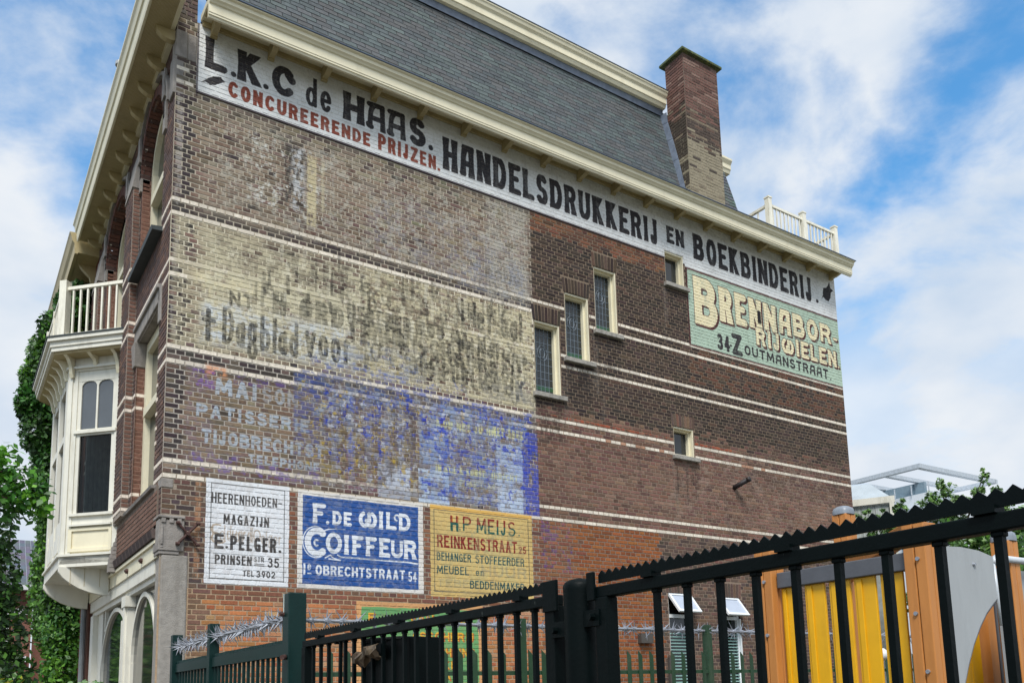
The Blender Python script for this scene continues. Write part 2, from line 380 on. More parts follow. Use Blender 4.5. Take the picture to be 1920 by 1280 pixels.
def text(t, xa, xb, za, zb, col, r=.16, flare=.0, mode='flat', alpha=1, wear=.0, seed=3, gap=.22, col2=None, za2=None, zb2=None, nouveau=False, brickwear=0, split=None):
    keys = []
    for ch in t:
        if nouveau and ch == 'A': keys.append('a1')
        elif nouveau and ch == 'W': keys.append('w1')
        else: keys.append(ch)
    ws = [0.5 if k == ' ' else (.22 if k in '.,' else WID.get(k, 1.0)) for k in keys]
    total = sum(ws) + gap * (len(ws) - 1); s = (xb - xa) / total; x = xa
    for k, w_ in zip(keys, ws):
        u = (x - xa) / (xb - xa)
        a = za if za2 is None else za + (za2 - za) * u; b = zb if zb2 is None else zb + (zb2 - zb) * u
        rr = r * (b - a)
        x2 = x + w_ * s
        if k == ' ': x = x2 + gap * s; continue
        if k == '.':
            rr = min(rr * 1.1, .05); c = (x + x2) / 2
            st = [[(0, 0), (0.001, 0)]]; bx = (c, c + 1e-3, a + rr, a + rr + 1e-3); kw = dict(clip=False, inner=False)
        elif k == 'I' or k == '1' or k == 'l':
            c = (x + x2) / 2; st = GL[k]; bx = (c - rr * 1.0, c + rr * 1.0, a, b); kw = dict(clip=True)
        else:
            st = GL[k]; bx = (x, x2, a, b); kw = dict(clip=k not in ('g', '&'))
        def put(grow, dx, dz, cl, al):
            wn_, m = strokes_mask(st, *bx, rr, grow=grow, dx=dx, dz=dz, flare=flare, **kw)
            if wear: m = m * (1 - wear * np.clip((vnoise(.04, .03, seed, 3, *wn_) - .42) * 4, 0, 1))
            if brickwear: m = m * (1 - brickwear * (bnoise(seed + 9, *wn_) > .5))
            m = m * al
            if split is not None:
                x0, x1, z0, z1 = wn_; zz = Z0p + (np.arange(z0, z1) + .5) * PX
                cc = np.where((zz > split[0])[:, None, None], np.array(cl)[None, None, :], np.array(split[1])[None, None, :])
                over(wn_, m, np.broadcast_to(cc, (z1 - z0, x1 - x0, 3))); return
            over(wn_, m, cl)
        if mode == 'shadow':
            for q in (.010, .022, .034): put(.010, q, -q, col2, alpha)
            put(.012, 0, 0, col2, alpha)
        elif mode == 'thin':
            put(.004, .012, -.012, col2, alpha)
        put(0, 0, 0, col, alpha)
        x = x2 + gap * s
def poly(pts, col, a=1):
    xs = [p[0] for p in pts]; zs = [p[1] for p in pts]; w = win(min(xs) - .02, max(xs) + .02, min(zs) - .02, max(zs) + .02); x0, x1, z0, z1 = w
    xx = (X0 + (np.arange(x0, x1) + .5) * PX)[None, :]; zz = (Z0p + (np.arange(z0, z1) + .5) * PX)[:, None]
    ins = np.zeros((z1 - z0, x1 - x0), bool)
    for (ax, az), (bx, bz) in zip(pts, pts[1:] + pts[:1]):
        if az == bz: continue
        cr_ = ((az > zz) != (bz > zz)) & (xx < (bx - ax) * (zz - az) / (bz - az) + ax); ins ^= cr_
    over(w, ins.astype(np.float32) * a, col)
def stroke(pts, r, col, a=1, taper=None):
    xs = [p[0] for p in pts]; zs = [p[1] for p in pts]
    w = win(min(xs) - .1, max(xs) + .1, min(zs) - .1, max(zs) + .1); x0, x1, z0, z1 = w
    xx = (X0 + (np.arange(x0, x1) + .5) * PX)[None, :]; zz = (Z0p + (np.arange(z0, z1) + .5) * PX)[:, None]
    sd = np.full((z1 - z0, x1 - x0), 9.0, np.float32); n = len(pts) - 1
    for i, (A, B) in enumerate(zip(pts[:-1], pts[1:])):
        ra = r if taper is None else r * taper[0] + (r * taper[1] - r * taper[0]) * i / n
        vx, vz = B[0]-A[0], B[1]-A[1]; L2 = vx*vx+vz*vz+1e-12
        t = np.clip(((xx-A[0])*vx+(zz-A[1])*vz)/L2, 0, 1)
        np.minimum(sd, np.hypot(xx-A[0]-t*vx, zz-A[1]-t*vz) - ra, out=sd)
    over(w, np.clip(.5 - sd / PX, 0, 1) * a, col)
def warc(cx, cz, rx, rz, a0, a1, n=20): return arc(cx, cz, rx, rz, a0, a1, n)

WHITE = (.78, .79, .785); BLK = (.042, .039, .044); RED = (.27, .07, .045); CREAMP = (.78, .70, .47)
# ---- ghost signs and stains
def patch(xa, xb, za, zb, col, a, seed, soft=.12, thr=.5, k=3, cx=.25, cz=.12, brick=.35, octv=4):
    w = win(xa, xb, za, zb); x0, x1, z0, z1 = w
    xx = (X0 + (np.arange(x0, x1) + .5) * PX)[None, :]; zz = (Z0p + (np.arange(z0, z1) + .5) * PX)[:, None]
    e = np.clip(np.minimum(np.minimum(xx - xa, xb - xx), np.minimum(zz - za, zb - zz)) / soft, 0, 1)
    n = .62 * vnoise(cx * .8, cz * 1.1, seed, octv, *w) + .38 * vnoise(.035, .045, seed + 71, 3, *w); b = bnoise(seed + 3, *w)
    k = k * 1.25
    fl = vnoise(.018, .014, seed + 91, 2, *w)
    m = e * np.clip((n - thr) * k + .5 + (b - .5) * brick * 2.8 - np.clip((fl - .62) * 5, 0, 1), 0, 1) * a
    over(w, m, col)
GREYW = lin(178, 172, 160)
# left upper field: pale weathering, white flakes, dark soot
patch(.25, 5.52, 7.65, 9.38, lin(165, 150, 130), .42, 21, .15, .5, 3, .5, .3, .5)
patch(.35, 5.5, 7.7, 9.3, lin(190, 188, 176), .5, 22, .3, .58, 6, .14, .10, .3)
patch(4.6, 5.54, 7.6, 9.36, lin(178, 175, 165), .62, 23, .12, .42, 3, .3, .5, .3)
patch(2.6, 5.4, 7.7, 8.9, lin(150, 150, 158), .4, 24, .2, .55, 4, .2, .12, .4)
patch(3.9, 5.5, 7.62, 8.4, lin(128, 138, 160), .4, 26, .2, .55, 4, .2, .12, .4)
patch(.8, 2.2, 7.9, 9.2, lin(205, 205, 198), .75, 25, .25, .60, 9, .07, .05, .35)
patch(1.35, 1.80, 8.1, 9.15, lin(42, 40, 42), .8, 27, .12, .46, 6, .08, .10, .5)
patch(1.50, 1.75, 8.1, 9.1, lin(195, 197, 198), .75, 127, .08, .50, 7, .06, .06, .4)
patch(1.74, 1.90, 7.95, 9.02, lin(196, 184, 148), .85, 28, .03, .36, 5, .08, .12, .3)
patch(1.94, 2.02, 8.2, 9.0, lin(190, 180, 150), .6, 29, .03, .42, 5, .08, .12, .3)
patch(.02, .12, 6.0, 9.3, lin(190, 185, 180), .45, 30, .02, .5, 4, .1, .3, .3)
text('BONG', 4.62, 5.3, 7.98, 8.14, lin(70, 66, 62), r=.10, alpha=.45, brickwear=.3)
text('IND', 4.4, 4.85, 7.78, 7.92, lin(70, 66, 62), r=.12, alpha=.35, brickwear=.3)
# cream newspaper field
patch(.03, 1.2, 5.86, 7.62, lin(180, 170, 144), .74, 31, .05, .42, 3, .3, .2, .5)
patch(.3, 3.0, 5.86, 7.66, lin(190, 182, 154), .88, 131, .25, .42, 3.5, .25, .14, .6)
patch(2.6, 5.53, 5.94, 7.59, lin(194, 184, 152), .95, 32, .05, .39, 3.5, .3, .16, .45)
patch(.3, 2.6, 6.55, 7.1, lin(205, 198, 170), .85, 33, .18, .45, 5, .25, .08, .4)
patch(.35, 2.5, 5.95, 6.65, lin(198, 204, 208), .86, 34, .15, .46, 5, .2, .10, .3)
patch(.2, 1.3, 6.5, 7.0, lin(214, 203, 168), .75, 35, .15, .50, 5, .2, .1, .3)
patch(.5, 2.5, 7.05, 7.62, lin(84, 70, 62), .55, 36, .1, .5, 5, .15, .08, .7)
patch(2.6, 4.2, 6.9, 7.55, lin(98, 80, 70), .75, 37, .1, .50, 6, .2, .08, .8)
patch(.3, 5.5, 5.95, 7.5, lin(214, 208, 184), .75, 211, .2, .60, 8, .10, .06, .6)
patch(.5, 5.5, 5.95, 7.55, lin(92, 82, 72), .5, 212, .15, .64, 9, .08, .07, .9)
patch(2.4, 5.4, 6.1, 7.0, lin(60, 58, 52), .45, 213, .15, .62, 9, .05, .10, .6)
DK = lin(44, 43, 40)
w_ = dict(alpha=.92, wear=.30, seed=41, brickwear=.15)
text('t', .40, .60, 6.02, 6.46, DK, r=.07, **w_)
text('Dagblad', .66, 1.66, 6.04, 6.52, DK, r=.055, gap=.16, **w_)
text('voor', 1.74, 2.40, 6.08, 6.62, DK, r=.055, gap=.16, **w_)
text('NT', .74, 1.05, 6.56, 6.76, DK, r=.10, **w_)
text('H ORD', 1.30, 2.30, 6.58, 6.90, lin(72, 70, 60), r=.13, alpha=.88, wear=.32, brickwear=.2)
text('UU', 1.55, 2.35, 7.10, 7.50, DK, r=.12, alpha=.5, wear=.32, seed=45, brickwear=.32)
text('D', 2.95, 3.25, 7.02, 7.46, DK, r=.08, alpha=.6, wear=.5, brickwear=.2)
text('H', 4.18, 4.44, 7.10, 7.50, DK, r=.07, alpha=.85, wear=.3)
text('et aal', 4.46, 5.30, 7.04, 7.52, DK, r=.06, alpha=.85, wear=.35, brickwear=.2)
text('HEDERED COO MA', 2.35, 4.3, 6.74, 6.98, DK, r=.12, alpha=.8, wear=.32, seed=47, brickwear=.15)
text('TECHNISCH', 2.35, 4.0, 6.42, 6.74, DK, r=.10, alpha=.82, wear=.4, seed=49, brickwear=.2)
text('enActuee', 4.1, 5.38, 6.66, 6.92, DK, r=.11, alpha=.85, wear=.35, brickwear=.2)
text('BUREAU', 4.05, 5.25, 6.42, 6.62, DK, r=.13, alpha=.88, wear=.32, seed=50, brickwear=.15)
text('BOMPUBLICATI', 3.3, 5.1, 6.13, 6.42, DK, r=.10, alpha=.85, wear=.32, seed=51, brickwear=.2)
text('K', 5.14, 5.36, 6.05, 6.40, lin(70, 78, 90), r=.10, alpha=.88, wear=.3)
patch(2.4, 5.45, 6.0, 6.9, lin(80, 76, 62), .55, 52, .15, .60, 8, .07, .09, .5)
patch(1.9, 3.6, 5.86, 6.55, lin(120, 132, 160), .6, 53, .2, .52, 5, .2, .08, .4)
patch(1.8, 4.3, 5.86, 6.25, lin(70, 95, 175), .55, 54, .12, .60, 6, .2, .06, .5)
patch(2.6, 3.4, 5.9, 6.3, lin(150, 132, 70), .6, 55, .12, .56, 6, .15, .06, .4)
g_ = random.Random(50)
for q_ in range(150):
    ux, uz = g_.uniform(1.0, 5.3), g_.uniform(6.1, 7.45)
    if ux < 2.5 and uz < 6.6: continue
    hh = g_.uniform(.10, .34); ww = g_.uniform(.025, .06)
    stroke([(ux, uz), (ux + g_.uniform(-.015, .015), uz + hh)], ww / 2, DK if g_.random() < .7 else lin(206, 200, 180), g_.uniform(.25, .6))
    if g_.random() < .35: stroke([(ux, uz + hh * g_.random()), (ux + g_.uniform(.06, .16), uz + hh * g_.random())], ww / 2.4, DK, g_.uniform(.25, .55))
for q_ in range(60):
    ux, uz = g_.uniform(2.6, 5.3), g_.uniform(6.1, 7.4)
    stroke(warc(ux, uz, g_.uniform(.04, .08), g_.uniform(.06, .13), g_.uniform(0, 200), g_.uniform(210, 420), 10), .018, DK, g_.uniform(.3, .6))
patch(.6, 5.45, 6.0, 7.55, lin(188, 180, 154), .42, 231, .1, .52, 6, .07, .08, .7)
# patisserie sign
patch(.20, 1.98, 4.42, 5.66, lin(138, 118, 92), .50, 61, .08, .42, 3, .3, .2, .6)
patch(.22, .62, 4.4, 5.70, lin(120, 104, 132), .35, 62, .05, .5, 4, .1, .1, .5)
patch(.45, .75, 5.56, 5.74, lin(206, 142, 100), .75, 63, .05, .42, 6, .15, .1, .2)
patch(.30, .60, 5.38, 5.66, lin(120, 84, 170), .6, 64, .05, .5, 6, .1, .07, .4)
patch(.8, 1.6, 5.50, 5.70, lin(96, 74, 140), .6, 65, .05, .50, 6, .15, .07, .5)
patch(.25, 2.0, 4.30, 4.62, lin(110, 92, 160), .6, 66, .06, .55, 6, .12, .08, .5)
BL = lin(172, 184, 196)
w2 = dict(alpha=.86, wear=.28, seed=67, brickwear=.08)
text('MAI', .59, 1.12, 5.35, 5.57, BL, r=.12, **w2)
text('SON', 1.18, 1.66, 5.35, 5.56, BL, r=.10, alpha=.62, wear=.5, brickwear=.25)
text('J', 1.92, 2.08, 5.35, 5.50, BL, r=.14, **w2)
text('PATISSERIE', .37, 1.82, 5.03, 5.20, BL, r=.11, **w2)
text('TIJOBRECHTST', .44, 2.02, 4.70, 4.885, BL, r=.11, gap=.14, **w2)
text('TELEPHONE', 1.02, 1.96, 4.52, 4.64, BL, r=.12, **w2)
# blue and yellow ruins
rect(1.60, 5.53, 4.36, 5.86, lin(108, 104, 110), .30, .5, 71)
patch(1.58, 3.44, 5.45, 5.93, lin(58, 76, 132), .7, 72, .05, .52, 5, .2, .08, .6)
patch(2.5, 5.5, 5.60, 5.95, lin(66, 88, 168), .75, 73, .08, .54, 5, .2, .07, .7)
patch(1.58, 1.98, 4.7, 5.86, lin(76, 86, 150), .55, 74, .04, .52, 6, .12, .07, .4)
patch(2.0, 3.44, 4.7, 5.8, lin(72, 88, 158), .72, 75, .1, .53, 6, .16, .12, .5)
patch(1.58, 3.4, 4.95, 5.85, lin(120, 138, 165), .55, 76, .1, .55, 6, .14, .10, .4)
patch(1.95, 3.4, 4.40, 5.25, lin(146, 128, 74), .72, 77, .1, .46, 5, .15, .10, .4)
patch(1.6, 3.6, 4.45, 5.85, lin(170, 146, 70), .75, 78, .1, .64, 9, .08, .06, .3)
patch(2.3, 2.82, 4.30, 4.9, lin(120, 80, 100), .6, 79, .05, .5, 5, .12, .1, .4)
patch(2.0, 3.3, 4.4, 5.2, lin(120, 90, 80), .6, 179, .1, .56, 6, .12, .1, .6)
rect(2.80, 3.30, 4.28, 4.75, lin(176, 184, 200), .72, .55, 80)
rect(3.02, 3.30, 4.45, 4.72, lin(200, 208, 222), .6, .4, 180)
rect(3.43, 3.93, 4.27, 4.76, lin(192, 208, 226), .93, .25, 81)
rect(3.45, 3.93, 4.76, 5.40, lin(140, 158, 190), .6, .55, 82)
patch(3.43, 5.35, 4.30, 5.80, lin(130, 150, 184), .75, 83, .05, .44, 5, .2, .10, .4)
patch(3.43, 5.35, 4.30, 5.80, lin(66, 88, 172), .8, 84, .05, .56, 6, .16, .10, .5)
patch(3.9, 4.75, 4.25, 5.7, lin(132, 128, 126), .55, 85, .05, .54, 6, .12, .12, .5)
patch(3.5, 5.3, 4.4, 5.75, lin(176, 146, 80), .75, 86, .05, .66, 9, .09, .06, .3)
rect(4.76, 5.24, 4.27, 5.36, lin(172, 188, 214), .74, .5, 87)
rect(4.80, 5.22, 4.27, 4.62, lin(194, 208, 224), .55, .4, 187)
patch(5.22, 5.54, 4.25, 5.60, lin(62, 78, 172), .82, 88, .02, .42, 5, .12, .15, .4)
patch(3.9, 5.3, 5.02, 5.14, lin(58, 76, 170), .7, 89, .03, .5, 5, .2, .1, .3)
patch(1.98, 5.35, 4.30, 5.85, lin(120, 106, 96), .72, 201, .05, .56, 7, .13, .12, .8)
patch(1.98, 5.35, 4.30, 5.85, lin(160, 164, 172), .6, 202, .05, .60, 8, .09, .09, .5)
patch(1.98, 3.44, 4.40, 5.60, lin(84, 72, 66), .6, 203, .05, .57, 7, .12, .14, .8)
patch(2.0, 3.4, 4.5, 5.8, lin(40, 62, 160), .85, 204, .05, .63, 10, .12, .10, .5)
patch(3.45, 5.5, 4.4, 5.8, lin(40, 62, 176), .85, 205, .05, .64, 10, .12, .08, .5)
patch(2.0, 5.2, 4.4, 5.7, lin(192, 196, 206), .7, 206, .05, .66, 10, .08, .07, .5)
patch(1.95, 3.5, 4.4, 5.7, lin(176, 150, 60), .8, 207, .05, .66, 10, .10, .08, .4)
for vx in (2.12, 2.36, 2.62, 2.9, 3.12, 3.62, 3.98, 4.3, 4.62):
    rect(vx, vx + .10, 4.45, 5.70, lin(148, 160, 186), .26, .9, int(vx * 100), .02)
text('A.ON NET JU HH', 3.72, 4.75, 5.42, 5.54, lin(205, 205, 150), r=.12, alpha=.7, wear=.5, brickwear=.2)
text('HET ADEX', 4.70, 5.26, 5.44, 5.58, lin(205, 205, 150), r=.12, alpha=.7, wear=.5, brickwear=.2)
text('IN AL.L & KUNST', 3.71, 4.55, 4.76, 4.86, lin(205, 205, 150), r=.12, alpha=.75, wear=.4, brickwear=.15)
text('INRICHT', 4.66, 5.14, 4.76, 4.86, lin(205, 205, 150), r=.12, alpha=.7, wear=.4, brickwear=.15)
text('EBELM', 4.1, 4.72, 4.58, 4.68, lin(200, 200, 155), r=.12, alpha=.55, wear=.4, brickwear=.2)
patch(4.5, 5.54, 5.94, 6.3, lin(165, 160, 148), .55, 90, .08, .5, 4, .2, .1, .4)
# soft stains low on the wall and on the corner
patch(.38, .47, 3.0, 4.25, lin(176, 130, 96), .6, 91, .02, .45, 3, .1, .2, .4)
patch(5.52, 6.2, 3.4, 4.30, lin(70, 70, 150), .45, 92, .05, .62, 5, .2, .2, .6)
patch(5.6, 13.5, 4.4, 5.5, lin(150, 120, 104), .28, 93, .3, .5, 3, .8, .3, .5)
patch(8.2, 13.4, 4.4, 5.95, lin(158, 140, 126), .40, 94, .2, .58, 5, .2, .1, .5)
patch(5.8, 10, 5.9, 5.97, lin(172, 84, 52), .7, 95, .02, .5, 5, .2, .05, .5)
patch(6.12, 6.7, 6.45, 6.85, lin(44, 40, 40), .55, 96, .1, .45, 3, .3, .2, .4)
patch(6.6, 7.0, 5.9, 6.8, lin(120, 112, 104), .35, 97, .1, .55, 4, .1, .4, .4)

for h_ in ((5.46, 6.12, 6.18), (6.10, 6.74, 6.88), (6.75, 7.38, 7.50), (8.45, 9.06, 8.79), (8.44, 9.07, 5.56)):
    patch(h_[0] - .03, h_[1] + .03, h_[2] - .75, h_[2] + .02, lin(40, 36, 35), .6, int(h_[2] * 100), .12, .46, 4, .06, .45, .3)
    patch(h_[0] - .05, h_[0] + .12, h_[2] - 1.1, h_[2] + .02, lin(128, 120, 112), .35, int(h_[2] * 100) + 7, .05, .5, 4, .05, .5, .3)
for k_ in range(9):
    patch(5.7 + k_ * .9, 6.1 + k_ * .9, 6.6 - (k_ % 3) * .9, 8.3 - (k_ % 3) * .9, lin(44, 38, 36), .35, 400 + k_, .15, .55, 4, .10, .6, .4)
patch(9.6, 10.3, 4.2, 5.15, lin(60, 50, 46), .4, 421, .15, .5, 4, .1, .5, .3)
# ---- main white sign
rect(.25, 13.62, 9.385, 10.44, WHITE, 1, .10, 101)
rect(.25, .275, 9.30, 10.44, lin(60, 48, 52), .85, 0, 102, .002)
rect(9.03, 13.62, 9.335, 9.39, WHITE, 1, .06, 103)
rect(.25, 9.0, 9.355, 9.385, lin(60, 50, 56), .9, 0, 104, .002)
F_ = .22
text('L', .36, .62, 9.76, 10.215, BLK, r=.11, flare=.2); text('.', .69, .76, 9.77, 10.2, BLK, r=.08)
stroke([(.43, 9.80), (.57, 9.805), (.60, 9.82)], .045, BLK)
text('K', .78, 1.10, 9.755, 10.21, BLK, r=.115, flare=.2); text('.', 1.13, 1.19, 9.765, 10.2, BLK, r=.08)
text('C', 1.24, 1.56, 9.76, 10.21, BLK, r=.12); stroke([(1.47, 10.10), (1.52, 10.03)], .055, BLK)
text('d', 1.72, 1.89, 9.76, 10.21, BLK, r=.062); text('e', 1.93, 2.10, 9.755, 10.24, BLK, r=.062)
text('H', 2.28, 2.60, 9.755, 10.205, BLK, r=.12, flare=.2)
for a in (2.65, 2.98):
    text('A', a, a + .29, 9.76, 10.195, BLK, r=.09, flare=.15, nouveau=True); stroke([(a + .02, 9.82), (a + .06, 9.80)], .045, BLK); stroke([(a + .03, 10.15), (a + .10, 10.15)], .04, BLK)
text('S', 3.33, 3.61, 9.755, 10.22, BLK, r=.12); text('.', 3.66, 3.73, 9.77, 10.2, BLK, r=.09)
text('HANDELSDRUKKERIJ', 3.91, 8.37, 9.54, 10.085, BLK, r=.088, flare=.28, gap=.22, zb2=10.05, za2=9.56, nouveau=True)
text('EN', 8.60, 9.04, 9.69, 10.03, BLK, r=.11, flare=.2)
text('B', 9.28, 9.56, 9.56, 10.08, BLK, r=.10, flare=.2)
text('OEKBINDERIJ', 9.63, 12.76, 9.545, 10.08, BLK, r=.09, flare=.28, gap=.22, nouveau=True)
text('.', 12.88, 12.98, 9.57, 10.0, BLK, r=.09)
poly([(13.08, 9.69), (13.14, 9.80), (13.17, 9.97), (13.28, 10.0), (13.33, 10.05), (13.40, 10.16), (13.43, 10.03), (13.52, 9.99), (13.43, 9.93), (13.40, 9.80), (13.32, 9.70), (13.22, 9.72), (13.14, 9.76)], BLK)
poly([(.31, 9.52), (.40, 9.62), (.47, 9.67), (.56, 9.70), (.58, 9.67), (.62, 9.65), (.55, 9.60), (.49, 9.55), (.43, 9.53), (.37, 9.55)], BLK)
text('CONCUREERENDE', .66, 2.70, 9.465, 9.695, RED, r=.115, gap=.24, zb2=9.67)
text('PRIJZEN', 2.82, 3.78, 9.475, 9.735, RED, r=.105, gap=.24, zb2=9.70); text('.', 3.80, 3.86, 9.475, 9.7, RED, r=.10)
# ---- bicycle sign
GRN = lin(176, 196, 178)
MAR = lin(86, 52, 52)
rect(9.04, 13.62, 7.80, 9.335, MAR, 1, .05, 111)
rect(9.075, 13.60, 7.835, 9.30, GRN, 1, .10, 112)
rect(9.06, 13.62, 7.772, 7.80, lin(222, 216, 200), 1, .1, 113)
text('B', 9.22, 9.83, 8.27, 9.22, CREAMP, r=.105, flare=.1, mode='shadow', col2=MAR)
text('RENNABOR', 9.90, 13.30, 8.47, 9.17, CREAMP, r=.105, flare=.15, mode='shadow', col2=MAR, gap=.24, za2=8.76, zb2=9.13, nouveau=True)
text('-', 13.36, 13.52, 8.76, 8.98, CREAMP, r=.13, mode='shadow', col2=MAR)
text('RIJWIELEN', 10.90, 13.42, 8.21, 8.57, CREAMP, r=.105, flare=.15, mode='shadow', col2=MAR, gap=.24, zb2=8.60, za2=8.24, nouveau=True)
text('.', 13.45, 13.52, 8.24, 8.5, CREAMP, r=.08, mode='shadow', col2=MAR)
text('34', 9.78, 10.12, 7.885, 8.20, BLK, r=.10, flare=.2); text('.', 10.13, 10.17, 8.0, 8.3, BLK, r=.08)
text('Z', 10.19, 10.46, 7.865, 8.30, BLK, r=.11, flare=.2)
text('OUTMANSTRAAT', 10.53, 13.10, 7.93, 8.13, BLK, r=.105, flare=.2, gap=.25, za2=7.915, nouveau=True); text('.', 13.16, 13.20, 7.91, 8.1, BLK, r=.1)
# ---- hatter's sign
HB = (.06, .058, .058)
rect(.515, 1.56, 2.965, 4.272, lin(224, 227, 231), 1, .12, 121)
for b_ in ((.575, 1.502, 4.208, 4.218), (.575, 1.502, 3.028, 3.040), (.575, .585, 3.028, 4.218), (1.492, 1.502, 3.028, 4.218)): rect(*b_, HB, .92, .1, 122, .001)
BR = lin(176, 158, 138)
text('Eduard', .60, 1.10, 3.50, 3.70, BR, r=.035, alpha=.8, wear=.2); text('Pelger', 1.12, 1.48, 3.47, 3.64, BR, r=.035, alpha=.7, wear=.2) if False else None
stroke(warc(.66, 3.64, .07, .06, 60, 290) , .010, BR, .9); stroke(warc(.68, 3.53, .09, .06, 100, 330), .010, BR, .9)
text('duard', .78, 1.08, 3.53, 3.70, BR, r=.035, alpha=.8, wear=.1); text('elger', 1.20, 1.46, 3.50, 3.67, BR, r=.035, alpha=.7, wear=.1)
stroke(warc(1.15, 3.60, .04, .07, -60, 240), .008, BR, .8)
text('HEERENHOEDEN', .585, 1.40, 3.965, 4.10, HB, r=.07, gap=.22, za2=3.98); text('-', 1.41, 1.47, 3.98, 4.10, HB, r=.06)
text('MAGAZIJN', .73, 1.30, 3.715, 3.84, HB, r=.085, gap=.24)
text('E', .63, .745, 3.40, 3.585, HB, r=.10); text('.', .76, .80, 3.41, 3.5, HB, r=.16)
text('PELGER', .82, 1.40, 3.395, 3.58, HB, r=.095, gap=.26); text('.', 1.42, 1.47, 3.40, 3.5, HB, r=.16)
text('PRINSEN', .64, 1.09, 3.21, 3.33, HB, r=.09, gap=.22); text('STR', 1.12, 1.245, 3.265, 3.33, HB, r=.09); text('=', 1.12, 1.25, 3.205, 3.255, HB, r=.09)
text('35', 1.29, 1.44, 3.205, 3.33, HB, r=.085, gap=.25)
text('TEL', .98, 1.125, 3.075, 3.15, HB, r=.09); text('3902', 1.15, 1.39, 3.07, 3.155, HB, r=.09)
# ---- barber's sign
BLUEP = lin(40, 84, 152)
rect(1.67, 3.50, 2.965, 4.252, lin(222, 218, 212), 1, .12, 131)
rect(1.74, 3.42, 3.02, 4.19, BLUEP, 1, .12, 132)
WS = lin(222, 226, 232)
text('F', 1.88, 2.05, 3.83, 4.10, WS, r=.10, flare=.25); text('.', 2.05, 2.11, 3.83, 4.0, WS, r=.12)
text('DE', 2.15, 2.42, 3.83, 4.02, WS, r=.11, flare=.1, gap=.25)
text('W', 2.52, 2.79, 3.83, 4.09, WS, r=.105, nouveau=True); text('I', 2.80, 2.90, 3.83, 4.08, WS, r=.10, flare=.3)
text('L', 2.93, 3.08, 3.835, 4.08, WS, r=.10, flare=.25); text('D', 3.12, 3.30, 3.835, 4.08, WS, r=.11)
stroke(warc(3.09, 4.01, .035, .04, 20, 270), .012, WS)
stroke(warc(1.935, 3.58, .125, .15, 50, 310), .042, WS); stroke(warc(1.935, 3.58, .055, .085, 90, 330), .012, BLUEP); stroke(warc(1.93, 3.57, .03, .04, 60, 300), .012, WS)
stroke(warc(2.17, 3.585, .085, .115, 0, 360), .028, WS)
stroke(warc(1.92, 3.58, .175, .205, 40, 320, 30), .007, WS); stroke([(2.33, 3.78), (2.2, 3.78), (2.1, 3.765), (2.03, 3.74)], .008, WS, taper=(.4, 1.3))
stroke([(2.05, 3.38), (2.12, 3.42), (2.17, 3.38), (2.26, 3.36), (2.10, 3.37)], .008, WS)
stroke(warc(1.745, 3.62, .015, .02, 0, 300, 8), .006, WS)
text('IFFE', 2.31, 2.98, 3.445, 3.71, WS, r=.10, flare=.3, gap=.28); text('U', 3.00, 3.18, 3.45, 3.69, WS, r=.10, flare=.1); text('R', 3.20, 3.39, 3.445, 3.71, WS, r=.10, flare=.25)
stroke([(2.22, 3.43), (2.27, 3.405), (2.5, 3.405), (2.9, 3.40), (3.25, 3.40), (3.40, 3.385)], .010, WS, taper=(.7, 1.3))
text('1', 1.755, 1.785, 3.145, 3.29, WS, r=.085); text('e', 1.81, 1.86, 3.205, 3.33, WS, r=.06); rect(1.81, 1.865, 3.155, 3.170, WS, 1)
text('OBRECHTSTRAAT', 1.92, 3.21, 3.145, 3.285, WS, r=.095, gap=.18); text('54', 3.26, 3.39, 3.13, 3.27, WS, r=.07, gap=.2)
# ---- upholsterer's sign
YE = lin(222, 178, 96); YI = lin(212, 184, 116)
rect(3.61, 5.375, 2.945, 4.258, lin(208, 180, 116), 1, .14, 141); rect(3.61, 5.375, 4.20, 4.258, YE, 1, .0, 142)
patch(3.72, 5.28, 3.06, 4.18, lin(190, 180, 128), .5, 143, .1, .5, 4, .2, .15, .2)
TL = lin(40, 82, 84)
for b_ in ((3.668, 5.310, 4.188, 4.200), (3.668, 5.310, 3.010, 3.022), (3.668, 3.680, 3.010, 4.200), (5.298, 5.310, 3.010, 4.200)): rect(*b_, lin(62, 72, 74), .9, .1, 144, .001)
GG = lin(160, 150, 120)
text('TEBE', 3.71, 4.24, 3.08, 3.20, GG, r=.10, alpha=.6, wear=.3); text('HUUR', 4.45, 5.26, 3.27, 3.44, GG, r=.10, alpha=.7, wear=.2)
patch(4.0, 5.1, 3.55, 4.1, lin(150, 152, 124), .5, 145, .1, .62, 7, .08, .12, .2)
RM = lin(132, 44, 40)
sp = (4.03, lin(36, 88, 80))
text('H', 3.94, 4.06, 3.915, 4.13, RM, r=.06, mode='thin', col2=lin(190, 120, 60), split=sp); text('.', 4.085, 4.11, 3.92, 4.1, TL, r=.06)
text('P', 4.15, 4.29, 3.92, 4.135, RM, r=.065, split=sp); text('MEIJ', 4.38, 4.90, 3.91, 4.135, RM, r=.065, flare=.2, gap=.22, split=sp); text('S', 4.935, 5.07, 3.91, 4.13, RM, r=.06, split=sp); text('.', 5.12, 5.15, 3.92, 4.1, TL, r=.06)
text('REINKENSTRAAT', 3.72, 5.09, 3.65, 3.83, RM, r=.075, flare=.35, gap=.20); text('25', 5.12, 5.26, 3.655, 3.765, RM, r=.09)
text('BEHANGER', 3.71, 4.28, 3.46, 3.58, TL, r=.075, gap=.2); text('.', 4.30, 4.33, 3.46, 3.5, TL, r=.11); text('STOFFEERDER', 4.35, 5.22, 3.455, 3.58, TL, r=.075, gap=.18); text('.', 5.25, 5.28, 3.45, 3.5, TL, r=.11)
text('MEUBEL', 3.71, 4.24, 3.27, 3.39, TL, r=.075, gap=.2); text('en', 4.35, 4.50, 3.275, 3.385, TL, r=.06)
